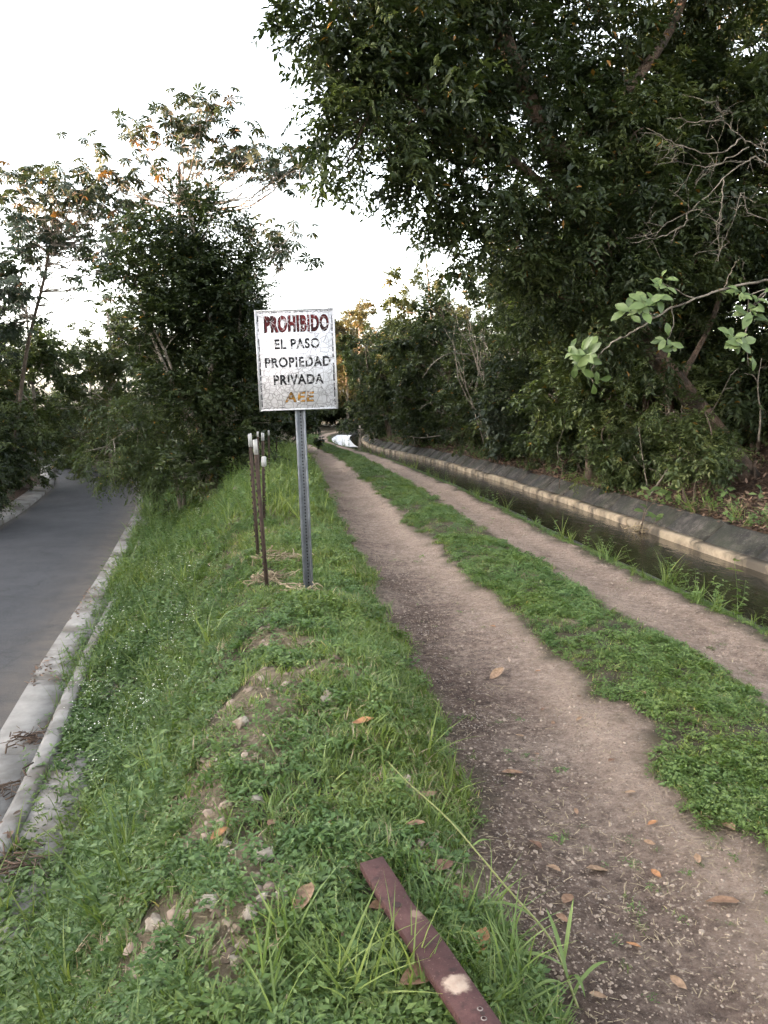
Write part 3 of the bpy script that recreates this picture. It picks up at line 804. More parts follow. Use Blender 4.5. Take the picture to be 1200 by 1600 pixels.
bank_tree('back tree closing the grove behind the far rounded tree', edge(32) + 4.5, 32.5, 9.5, 3.0, DK, BD, 20, dens=5, leaf=.18)
bank_tree('feathery green shrub hanging under the leaning trunk by its roots', edge(12) + .36, 12.1, 1.8, .46, MD, BD, 6, dens=42, leaf=.075, rr=(.28, .42), name='bank_bush', cat='bush', stems=3, tr=.02, tint=(.05, .3), spray=.22)
bank_tree('small leafy bush rooted right on the slab top left of the seedling', edge(15.2) + .15, 14.6, 1.6, .42, MD, BD, 6, dens=38, leaf=.08, rr=(.24, .38), name='bank_bush', cat='bush', stems=3, tr=.02, tint=(0, .25), spray=.2)
bank_tree('scrubby undergrowth bush in the gloom behind the leaning trunk roots', edge(13.5) + 2.2, 13.8, 2.6, 1.2, DK, BD, 12, dens=14, leaf=.10, name='bank_bush', cat='bush', stems=3, tr=.03)

# pale bare stems fanning out of the bank
st = empty('twiggy_shrub', (edge(22.5) + .2, 22.5, gz(edge(22.5) + .2, 22.5) - .05)); tag(st, 'fan of thin pale leafless stems rising from the middle of the forest edge', 'shrub')
for i in range(22):
    e = at(rng.uniform(690, 850), rng.uniform(440, 540), rng.uniform(21.8, 22.8)) - np.array(st.location)
    mb = MB(); a = np.array((rng.normal(0, .08), rng.normal(0, .08), 0))
    Q = limb(mb, a, e, .02, .005, rng.uniform(-.02, .08), 10, 5)
    for _ in range(3):
        s = Q[rng.integers(4, 9)]
        limb(mb, s, s + np.array((rng.normal(-.2, .3), rng.normal(0, .3), rng.uniform(.1, .6))), .008, .003, .03, 6, 4)
    mb.build('stem', BX, st, True)

# ------------------------------------------------------------------ left side: trees between road and track, and beyond the road
x, y = -4.15, 18.4
tree('dense_tree', 'dense dark bushy tree standing on the bank left of the sign', (x, y, gz(x, y) - .1),
     [([(x, y, gz(x, y) - .1), at(320, 690, 18.3), at(270, 600, 18.1), at(235, 520, 18)], .09, .03), ([(x + .05, y, gz(x, y) - .1), at(325, 640, 18.4), at(330, 520, 18.4), at(300, 340, 18.4)], .08, .03),
      ([(x + .1, y + .1, gz(x, y) - .1), at(345, 640, 18.5), at(370, 540, 18.5), at(380, 420, 18.5)], .07, .025), ([(x - .1, y, gz(x, y) - .1), at(295, 670, 18.3), at(262, 560, 18.2), at(215, 470, 18)], .06, .02)],
     px_clumps([(r[0], r[1], r[2] * 1.22, r[3] * 1.2, r[4], r[5]) for r in [(293, 325, 26, 42, 18.4, -.05), (330, 345, 26, 40, 18.4, -.05), (262, 350, 36, 40, 18.3, -.02), (225, 385, 40, 38, 18.2, .08), (290, 395, 50, 45, 18.4, -.08), (345, 400, 45, 45, 18.4, -.1), (250, 440, 48, 45, 18.2, -.05),
                (315, 460, 55, 50, 18.4, -.1), (370, 455, 42, 45, 18.5, -.1), (210, 440, 32, 36, 18.1, .05), (280, 520, 48, 40, 18.3, -.05), (345, 530, 52, 45, 18.5, -.1), (385, 520, 30, 40, 18.5, -.08), (320, 590, 50, 40, 18.4, .02),
                (375, 590, 45, 45, 18.5, -.05), (350, 650, 55, 42, 18.4, 0), (300, 655, 40, 35, 18.2, .02), (395, 660, 35, 40, 18.5, -.05), (330, 710, 55, 35, 18.3, .04), (385, 715, 40, 28, 18.4, -.02), (300, 440, 60, 50, 18.8, -.1), (330, 560, 60, 50, 18.9, -.1), (350, 480, 50, 50, 18.9, -.1), (270, 470, 40, 40, 18.9, -.05), (360, 640, 55, 45, 18.9, -.1), (235, 500, 34, 34, 18.3, 0), (240, 560, 32, 30, 18.4, .05), (255, 620, 36, 30, 18.5, 0), (270, 575, 34, 32, 18.6, -.05), (215, 530, 26, 24, 18.2, .08), (290, 715, 30, 26, 17.9, .05), (300, 620, 36, 30, 18.0, 0), (315, 750, 36, 22, 17.8, .05)]]),
     DK, BP, dens=19, leaf=.115, spray=.36, droop=.05, nleaf=9)
x, y = -5.2, 20.0
tree('overhanging_bush', 'feathery bush leaning out over the road at its bend', (x, y, gz(x, y) - .1),
     [([(x, y, gz(x, y) - .1), at(260, 700, 19.6), at(215, 670, 19.3), at(170, 690, 19)], .05, .015), ([(x, y, gz(x, y) - .1), at(290, 690, 19.4), at(270, 640, 19.2)], .05, .015)],
     px_clumps([(165, 700, 38, 22, 19, .1), (205, 725, 45, 24, 19, .08), (250, 740, 45, 20, 19.2, .05), (215, 680, 50, 30, 19.2, 0), (265, 690, 50, 35, 19.4, .02), (190, 650, 45, 24, 19.3, 0), (245, 640, 50, 30, 19.4, .05), (300, 730, 40, 30, 19.2, .03), (280, 770, 35, 20, 19, .05), (180, 735, 25, 22, 18.8, .12), (300, 680, 30, 30, 19.2, .05)]),
     MD, BP, dens=24, leaf=.085, spray=.36, nleaf=12, droop=.5, aspect=.34, cat='bush')

# tall trees with big lobed leaves in umbrella rosettes
def lobed_leaf():
    n = 8
    V, fs = [(0, 0, 0)], []
    for i in range(n):
        a = math.radians(-150 + 300 * i / (n - 1)) + math.pi / 2
        l = 1.0 if 1 < i < n - 2 else .75
        w = .30
        V += [(math.cos(a + w) * l * .62, math.sin(a + w) * l * .62, -.10), (math.cos(a) * l, math.sin(a) * l, -.50), (math.cos(a - w) * l * .62, math.sin(a - w) * l * .62, -.10)]
        k = 1 + 3 * i
        fs.append((0, k + 2, k + 1, k))
    return np.array(V), np.array(fs)
LV, LF = lobed_leaf()
def rosette_tree(label, base, trunk, tips, r, size, name='umbrella_leaf_tree', nl=(4, 8), jx=.40, lm=None):
    root = empty(name, base); tag(root, label, 'tree')
    mb, bb = MB(), MB()
    base = np.asarray(base, float)
    P = catmull(trunk, 18); tube(mb, P - base, np.linspace(r, r * .45, 18), 8, .03)
    mb.build('trunk', BD, root, True)
    vs, fs, rs, n0 = [], [], [], 0
    for tp in tips:
        d = np.linalg.norm(P - tp, axis=1); i = max(8, int(np.argmin(d)) - 3)
        limb(bb, P[i] - base, tp - base, .020, .008, -.10, 10, 4)
        for k in range(rng.integers(*nl)):
            c = tp - base + np.array((rng.normal(0, jx), rng.normal(0, jx), rng.normal(.02, jx * .5)))
            s = size * rng.uniform(.7, 1.2)
            e = np.array(Euler((rng.normal(0, .45), rng.normal(0, .45), rng.uniform(0, 6.28))).to_matrix())
            v = (LV * s) @ e.T + c
            vs.append(v); fs.append(LF + n0); n0 += len(v)
            rs.append(np.full(len(v), 1.0 if rng.random() < .03 else np.clip(rng.normal(.45, .18), 0, .93)))
            limb(bb, tp - base, c, .008, .005, .04, 4, 3)
    bb.build('branches', BP, root, True)
    link('crown', np_mesh('crown', np.concatenate(vs), np.concatenate(fs), [lm or GY], {'rnd': np.concatenate(rs)}), root)
    return root
tips = [at(rng.uniform(*a), rng.uniform(*b), rng.uniform(23, 25)) for a, b, n in [((185, 260), (165, 290), 8), ((250, 345), (150, 215), 12), ((285, 380), (200, 270), 9), ((370, 490), (225, 285), 14), ((430, 485), (245, 290), 5), ((395, 465), (345, 415), 12), ((180, 215), (265, 290), 3), ((130, 200), (225, 290), 4)] for _ in range(int(n * 1.4))]
x, y = -5.3, 24.0
rosette_tree('tall slender tree with large lobed leaves rising above the dense bushy tree', (x, y, gz(x, y) - .1), [(x, y, gz(x, y) - .1), at(330, 560, 24), at(285, 380, 24), at(280, 260, 24)], tips, .09, .25)
tips = [at(rng.uniform(*a), rng.uniform(*b), rng.uniform(24, 27)) for a, b, n in [((0, 60), (270, 340), 8), ((60, 160), (270, 340), 16), ((130, 220), (290, 370), 14), ((20, 130), (340, 420), 18), ((120, 200), (370, 450), 12), ((-40, 40), (380, 470), 10)] for _ in range(int(n * 1.5))]
x, y = -12.8, 26.5
rosette_tree('tall tree with large lobed leaves across the road at the left picture edge', (x, y, gz(x, y) - .1), [(x, y, gz(x, y) - .1), at(40, 560, 26), at(70, 430, 25.5), at(85, 330, 25.5)], tips, .07, .27)

def left_tree(label, x, y, h, r, lm, bm, n, **kw):
    return bank_tree(label, x, y, h, r, lm, bm, n, **kw)
roadL = lambda y: float(Kf(y)) - GUT - ROADW
left_tree('dark leafy bush crowding the far road edge at the left picture edge', roadL(19) - 1.8, 19.0, 3.6, 1.5, DK, BD, 18, dens=15, leaf=.11, name='roadside_bush', cat='bush', stems=3, tr=.05, low=1.3)
left_tree('dark leafy bush beside the far road edge strip, second from the left', roadL(23.5) - 1.85, 23.5, 3.8, 1.7, DK, BD, 18, dens=12, leaf=.12, name='roadside_bush', cat='bush', stems=3, tr=.05, low=1.3)
left_tree('green bush at the end of the far road edge strip', roadL(28.5) - 1.6, 28.5, 4.0, 1.9, MD, BD, 16, dens=9, leaf=.14, name='roadside_bush', cat='bush', stems=3, tr=.05, low=1.3)
left_tree('grey-green roadside tree with bare forked limbs at the left picture edge', roadL(24) - 1.6, 25.0, 7.6, 2.0, GY, BD, 14, dens=9, leaf=.14, low=.25, tr=.12, zc=.72)
left_tree('olive roadside tree standing between the bushes and the bright sky gap', -11.4, 33.0, 8.3, 2.3, OL, BP, 24, dens=8, leaf=.16, low=.5, tr=.12, zc=.62)
left_tree('green tree low behind the road bend', roadL(40) + 2.2, 40.0, 6.0, 2.8, MD, BP, 20, dens=5, leaf=.19, low=.9)
left_tree('dark bush closing the road bend under the sky gap', roadL(34) + 2.6, 36.0, 3.6, 2.6, DK, BD, 18, dens=6, leaf=.17, name='roadside_bush', cat='bush', stems=3, tr=.06, low=1.2)
left_tree('dark tree closing the road bend further left', roadL(42) - 3.5, 42.0, 7.0, 3.0, DK, BD, 22, dens=5, leaf=.2, low=1.0)
# row between bank and track beyond the dense tree
left_tree('dark tree on the bank directly behind the sign board', -4.6, 26.0, 6.2, 1.7, DK, BP, 18, dens=9, leaf=.14, low=.9)
left_tree('black-green bush at the track edge behind the fence posts', -4.2, 30.5, 3.8, 1.5, DK, BD, 16, dens=9, leaf=.15, name='track_bush', cat='bush', stems=3, tr=.05, low=1.2)
left_tree('dark tree at the track edge further behind the fence posts', -6.4, 37.0, 6.4, 2.3, DK, BP, 20, dens=6, leaf=.17, low=.9)
left_tree('shadowed tree where the track starts to turn', -8.2, 47.0, 7.0, 2.8, DK, BP, 20, dens=5, leaf=.2, low=.9)
# grove round the bend
far = [(-6.5, 62, 6.5, 2.6, DK, 'shadowed round tree at the head of the track bend'), (-3.0, 66, 10.5, 2.2, GLOW, 'slim tall tree with sun-gold put into its leaf colour beyond the track bend'),
       (-1.6, 72, 8.0, 2.8, OL, 'pale green tree right of the slim sun-tinted tree'), (-5.0, 76, 8.5, 2.6, GLOW, 'broad tree with sun-gold put into its leaf colour, half hidden by the sign board'), (2.2, 60, 7.2, 2.8, DK, 'dark tree on the inside of the far bend'),
       (-10.5, 70, 7.0, 3.2, DK, 'dark tree left of the far bend behind the sign'), (1.5, 52, 5.4, 2.2, DK, 'low dark tree beside the bright water at the bend'), (-15, 58, 8, 3.4, DK, 'dark far tree between the road and the bend'), (6, 70, 10, 3.4, OL, 'olive far tree above the inside of the bend')]
for x, y, h, r, lm, lab in far:
    left_tree(lab, x, y, h, r, lm, BP, 18, dens=3.2, leaf=.26, low=.35 if lm is not DK else .9, rr=(.8, 1.4), spray=.6, tr=.14, zc=.66 if lm is not DK else .6, twigs=2)
left_tree('thin tall treetop with last-sun orange put into its leaf colour', -1.8, 58.0, 11.6, 1.0, GLOW, BP, 9, dens=5, leaf=.2, low=0, rr=(.5, .8), zc=.78, tr=.08, hang=False)

bank_tree('black-green bush drooping over the canal slabs before the bend', edge(31.5) + .7, 31.5, 2.6, 1.0, DK, BD, 14, dens=10, leaf=.13, name='bank_bush', cat='bush', stems=3, tr=.04, low=1.4)
bank_tree('black-green bush drooping over the canal at the bright water', edge(40) + .5, 40.5, 3.0, 1.3, DK, BD, 14, dens=8, leaf=.15, name='bank_bush', cat='bush', stems=3, tr=.04, low=1.4)
for x, y, lab in ((-9.0, 66.0, 'dark thicket left of the far track end'), (-5.6, 70.0, 'dark thicket straight ahead at the far track end'), (-1.8, 68.0, 'dark thicket right of the far track end'), (3.0, 74.0, 'dark thicket furthest right behind the bend')):
    left_tree(lab, x, y, 3.4, 2.4, DK, BD, 14, dens=3.2, leaf=.26, rr=(.8, 1.2), spray=.5, low=1.3, name='far_bush', cat='bush', stems=3, tr=.05)

for x, y, h, lab in ((-17.2, 47.0, 4.6, 'dark bush plugging the end of the road view'), (-13.0, 45.0, 4.2, 'dark bush right of the road end'), (-21.5, 50.0, 5.5, 'dark bush far left of the road end')):
    left_tree(lab, x, y, h, 2.4, DK, BD, 14, dens=4.5, leaf=.2, rr=(.8, 1.2), spray=.4, low=1.3, name='far_bush', cat='bush', stems=3, tr=.05)
left_tree('mid green tree filling the view between the two lobed-leaf trees', -13.4, 30.0, 7.9, 2.2, MD, BP, 20, dens=7, leaf=.15, low=.5, tr=.10, zc=.68)

for y, dx, h, r, lm, lab in ((14.3, .05, 1.1, .5, MD, 'low leafy shrub spilling over the slab top behind the canal seedling'), (17.2, .0, 1.5, .7, DK, 'dark shrub spilling over the slabs past the slab-joint plant'), (19.4, -.05, 1.4, .75, DK, 'dark shrub spilling over the slabs below the midway creepers'),
                           (22.0, -.1, 1.5, .8, MD, 'green shrub spilling over the slabs below the rounded grey leaves'), (25.0, -.1, 1.7, .9, DK, 'dark shrub spilling over the slabs under the pale stems'), (28.2, -.15, 1.8, 1.0, DK, 'dark shrub spilling over the slabs before the far rounded tree'), (34.5, -.2, 2.2, 1.1, DK, 'dark shrub spilling over the farthest visible slabs')):
    bank_tree(lab, edge(y) + dx + r * .75, y, h, r, lm, BD, 7, dens=16 if y < 20 else 10, leaf=.09 if y < 20 else .12, rr=(.28, .5) if y < 20 else (.4, .65), name='bank_bush', cat='bush', stems=3, tr=.025, spray=.24, low=1.0)
# ------------------------------------------------------------------ bare grey branches at the right edge
x, y = 7.3, 11.6
root = empty('bare_tree', (x, y, gz(x, y) - .05)); tag(root, 'leafless grey branches forking in from the right picture edge', 'tree')
B0 = np.array(root.location)
mb = MB()
tr_ = catmull([B0, B0 + (.05, 0, 1.6), at(1290, 380, 11), at(1260, 300, 10.9), at(1230, 160, 10.9)], 16)
tube(mb, tr_ - B0, np.linspace(.10, .035, 16), 7, .04)
mb.build('trunk', BX, root, True)
mb = MB()
def br(rows, r0, r1, kids=4, kl=.4):
    Q = catmull(P_(rows), 5 * len(rows))
    Q[1:-1] += rng.normal(0, .010, (len(Q) - 2, 3))
    tube(mb, Q - B0, np.linspace(r0, r1, len(Q)), 5)
    for _ in range(kids):
        i = rng.integers(len(Q) // 4, len(Q) - 1)
        e = Q[i] + np.array((rng.normal(-.12, .22), rng.normal(0, .12), rng.normal(-.02, .2))) * kl * 2
        S = limb(mb, Q[i] - B0, e - B0, max(r1 * 1.3, .004), .003, .06, 7, 4)
        for _ in range(2):
            s = S[rng.integers(2, 6)]
            limb(mb, s, s + rng.normal(0, .13, 3), .004, .002, .05, 5, 3)
br([(1262, 315, 10.9), (1190, 250, 10.8), (1165, 255, 10.7), (1130, 280, 10.6), (1085, 325, 10.5), (1040, 350, 10.4), (1010, 390, 10.4)], .013, .003, 9)
br([(1130, 280, 10.6), (1128, 320, 10.6), (1122, 370, 10.6), (1125, 400, 10.5)], .009, .0025, 7)
br([(1075, 330, 10.5), (1070, 350, 10.4), (1030, 370, 10.4), (985, 380, 10.3)], .012, .003, 4)
br([(1262, 260, 10.9), (1200, 235, 10.8), (1160, 215, 10.7), (1130, 185, 10.7), (1120, 150, 10.6)], .011, .003, 9)
br([(1130, 188, 10.7), (1090, 190, 10.6), (1040, 185, 10.6)], .010, .003, 5)
br([(1265, 330, 11), (1215, 350, 10.9), (1170, 330, 10.8), (1160, 300, 10.7), (1150, 330, 10.6), (1135, 370, 10.6), (1120, 400, 10.5)], .010, .0025, 8)
br([(1160, 215, 10.7), (1120, 240, 10.6), (1060, 225, 10.6), (1010, 200, 10.5)], .012, .003, 7, .5)
br([(1170, 230, 10.7), (1110, 260, 10.6), (1050, 250, 10.6)], .009, .003, 6, .5)
mb.build('branches', BX, root, True)

# fallen and dead branches on the bank
def dead(label, pts, r):
    P = catmull(pts, 16)
    o = empty('dead_branch', P[0]); tag(o, label, 'branch')
    mb = MB(); tube(mb, P - P[0], np.linspace(r, r * .4, 16), 5, .06)
    mb.build('stem', BX, o, True)
    for k in (6, 10, 13):
        mb = MB(); limb(mb, P[k] - P[0], P[k] - P[0] + rng.normal(0, .16, 3), r * .5, .004, .05, 6, 4); mb.build('twig', BX, o, True)
dead('pale crooked dead branch jutting low from the dark far bank', P_([(735, 650, 26.5), (690, 645, 26), (672, 630, 25.8), (655, 640, 25.6)]), .022)
dead('short pale broken stick lying low over the dark canal bank', P_([(690, 680, 25.5), (672, 683, 25.2), (655, 684, 25), (640, 682, 24.8)]), .022)
dead('arched pale dead branch higher up the dark far bank', P_([(735, 555, 24), (705, 552, 23.8), (680, 565, 23.6), (660, 590, 23.4)]), .02)
dead('forked dead stick standing in the leaf litter behind the canal seedling', P_([(1004, 800, 13.3), (1020, 768, 13.2), (1045, 730, 13.2), (1058, 690, 13.3), (1052, 640, 13.3)]), .022)
dead('thin straight dead stick leaning above the canal seedling', P_([(1014, 775, 13.2), (1008, 740, 13.2), (1002, 700, 13.3), (998, 665, 13.4)]), .012)
dead('dark stub of branch poking out of the water by the slab', P_([(985, 826, 12.6), (990, 812, 12.7), (998, 798, 12.9)]), .018)
dead('pale hanging root crossing the grove at the far right', P_([(1185, 690, 12.2), (1188, 650, 12.1), (1184, 600, 12.1), (1190, 560, 12.2)]), .018)
dead('pale slanting liana below the largest leaf rosettes', P_([(1105, 655, 12.3), (1125, 620, 12), (1142, 585, 11.8)]), .014)
dead('hanging brown liana left of the feathery shrub', P_([(1062, 680, 12.8), (1048, 650, 12.7), (1042, 605, 12.7), (1046, 560, 12.8)]), .028)

# exposed roots of the leaning tree
rt = empty('tree_roots', (b0[0], b0[1], b0[2])); tag(rt, 'pale gnarled roots arching over leaf litter below the leaning trunk', 'roots')
for rows in ([(1165, 735, 12.5), (1140, 728, 12.2), (1125, 745, 12.0), (1130, 775, 11.9), (1150, 790, 11.9)], [(1150, 760, 12.4), (1157, 780, 12.1), (1140, 798, 11.8), (1105, 788, 11.9)],
             [(1160, 738, 12.5), (1125, 730, 12.4), (1130, 690, 12.3)], [(1182, 700, 12.6), (1178, 730, 12.4), (1183, 765, 12.2), (1190, 790, 12.1)], [(1120, 730, 12.3), (1108, 750, 12.1), (1103, 775, 12.0)]):
    P = catmull(P_(rows), 14); P[:, 2] = np.minimum(P[:, 2], ground_z(P[:, 0], P[:, 1]) + .22)
    mb = MB(); tube(mb, P - b0, np.linspace(.028, .012, 14), 6, .10); mb.build('root', BR, rt, True)

# ------------------------------------------------------------------ shrub with large paddle leaves in rosettes; every leaf a part
LEAFM = []
for s in range(5):
    ln = rng.uniform(.17, .23)
    V, q = big_leaf_mesh('leaf', ln, ln * rng.uniform(.46, .62), rng.uniform(.05, .5))
    for tint in (0.1, .45, .6, .85):
        LEAFM.append(np_mesh('leaf', V, q, [M['leaf_big']], {'rnd': np.full(len(V), tint)}, True))
YELLOW = np_mesh('leaf', V, q, [M['leaf_big']], {'rnd': np.full(len(V), 1.0)}, True)
def rosette(root, c, n, size=1.0, axis=(0, -.6, .7), spread=1.0):
    """n leaves fanned round axis, at c (relative to root)"""
    Q = Vector(axis).to_track_quat('Z', 'Y').to_matrix()
    for i in range(n):
        a = 6.283 * i / n * 1.0 + rng.uniform(-.25, .25)
        el = rng.uniform(.0, .75) * spread
        m = Q @ Matrix.Rotation(a, 3, 'Z') @ Matrix.Rotation(el, 3, 'X')
        o = link('leaf', LEAFM[rng.integers(len(LEAFM))], root)
        s = size * rng.uniform(.5, 1.15)
        o.matrix_local = Matrix.Translation(Vector(c) + Vector(rng.normal(0, .035, 3))) @ m.to_4x4() @ Matrix.Scale(s, 4)
x, y = 6.55, 10.9
root = empty('paddle_leaf_tree', (x, y, gz(x, y) - .05)); tag(root, 'branching shrub with large pale green paddle leaves in rosettes above the canal', 'shrub')
B0 = np.array(root.location)
mb = MB()
tube(mb, catmull([B0, B0 + (.05, -.1, 1.0), at(1255, 470, 10.7), at(1270, 300, 10.8)], 14) - B0, np.linspace(.05, .02, 14), 6)
mb.build('trunk', BX, root, True)
mb = MB()
for rows, r in (([(1258, 425, 10.7), (1200, 437, 10.4), (1130, 452, 10.2), (1085, 468, 10), (1040, 485, 9.9), (1000, 512, 9.8), (960, 535, 9.7), (935, 555, 9.7)], .018), ([(1085, 468, 10), (1060, 455, 9.9), (1035, 442, 9.9)], .010), ([(1050, 480, 9.9), (1052, 510, 9.9), (1042, 532, 9.9)], .008),
                ([(1256, 455, 10.7), (1200, 452, 10.3), (1165, 462, 10)], .014), ([(1230, 440, 10.5), (1180, 470, 10.1), (1165, 520, 9.9), (1152, 540, 9.9)], .012), ([(1200, 452, 10.3), (1180, 478, 10), (1172, 484, 9.95)], .009), ([(935, 555, 9.7), (925, 580, 9.7), (928, 610, 9.7)], .007),
                ([(1130, 452, 10.2), (1145, 420, 10.1), (1155, 405, 10)], .008), ([(1020, 497, 9.8), (1010, 480, 9.8)], .008)):
    Q = catmull(P_(rows), 5 * len(rows)); Q[1:-1] += rng.normal(0, .008, (len(Q) - 2, 3))
    tube(mb, Q - B0, np.linspace(r, r * .45, len(Q)), 5)
mb.build('branches', BX, root, True)
for px, py, Y, n, s, ax in ((1005, 478, 9.75, 13, .95, (-.2, -.8, .5)), (1035, 455, 9.85, 9, .8, (.3, -.6, .6)), (915, 556, 9.65, 12, .95, (-.5, -.8, .2)), (930, 595, 9.65, 4, .75, (-.1, -.8, -.3)), (1040, 535, 9.85, 7, .75, (-.1, -.9, .1)), (1033, 438, 9.85, 4, .7, (-.5, -.5, .6)),
                            (1158, 458, 9.95, 11, .8, (.1, -.7, .6)), (1174, 487, 9.9, 10, .95, (.1, -.7, .6)), (1151, 540, 9.85, 13, .9, (.1, -.85, .4)), (1195, 500, 10.1, 5, .8, (.3, -.6, .5)), (895, 550, 9.7, 4, .7, (-.6, -.5, .5)), (985, 490, 9.8, 6, .8, (-.4, -.7, .3)), (1020, 470, 9.75, 6, .85, (.2, -.8, .6)), (905, 575, 9.65, 6, .8, (-.3, -.8, -.2)), (1165, 555, 9.85, 6, .8, (.3, -.8, .1)), (1140, 525, 9.85, 5, .8, (-.2, -.7, .6)), (1185, 465, 10, 6, .8, (.2, -.6, .7)), (1050, 545, 9.9, 4, .7, (.3, -.8, 0))):
    rosette(root, at(px, py, Y) - B0, n, s, ax)
o = link('leaf', YELLOW, root); o.location = at(1030, 490, 9.8) - B0; o.rotation_euler = (.3, .2, 2.2); o.scale = (.55,) * 3
tag(o, 'single orange withered leaf')

def seedling(label, base, tips, size=.9, name='seedling'):
    base = np.array(base, float); base[2] = min(base[2], max(gz(base[0], base[1]), ZW - .05))
    root = empty(name, base); tag(root, label, 'plant')
    B = np.asarray(base, float)
    mb = MB()
    for tp, n in tips:
        limb(mb, (0, 0, 0), np.asarray(tp) - B, .012, .006, .03, 8, 5)
    mb.build('stem', BD, root, True)
    for tp, n in tips:
        rosette(root, np.asarray(tp) - B, n, size, (rng.normal(0, .2), -.5, .8), 1.0)
yy = 11.9; xx = float(Cf(yy)) + CANAL - .08
seedling('dark young plant with large paddle leaves growing from the canal water line', (xx, yy, ZW - .05), [(at(1012, 772, 11.9), 6), (at(1008, 800, 11.7), 4), (at(1044, 770, 12.1), 7), (at(1030, 812, 11.8), 4)], .85)
seedling('young plant with bright paddle leaves on the slab top below the roots', at(1138, 812, 11.6), [(at(1135, 770, 11.5), 5), (at(1140, 795, 11.4), 4)], .72)
seedling('young paddle-leaf plant at the right picture edge above the slab', at(1192, 810, 11.2), [(at(1188, 772, 11.0), 5), (at(1195, 795, 10.9), 4)], .8)
seedling('small dark plant sprouting from the slab joint further up the canal', at(860, 775, 17.6), [(at(858, 735, 17.6), 6), (at(861, 755, 17.5), 4)], .8)
seedling('tiny bright sprout on the litter edge left of the small leafy bush', at(872, 712, 16.5), [(at(876, 702, 16.4), 5)], .6)

# clump of debris caught at the canal seedling
mb = MB()
for _ in range(60):
    p = np.array((xx, yy, ZW + .03)) + rng.normal(0, 1, 3) * (.14, .12, .05)
    tube(mb, [p, p + rng.normal(0, .08, 3) * (1, 1, .7)], .006, 4)
o = mb.build('debris', M['straw']); tag(o, 'tangle of twigs and scum caught round the canal seedling', 'debris', kind='stuff')

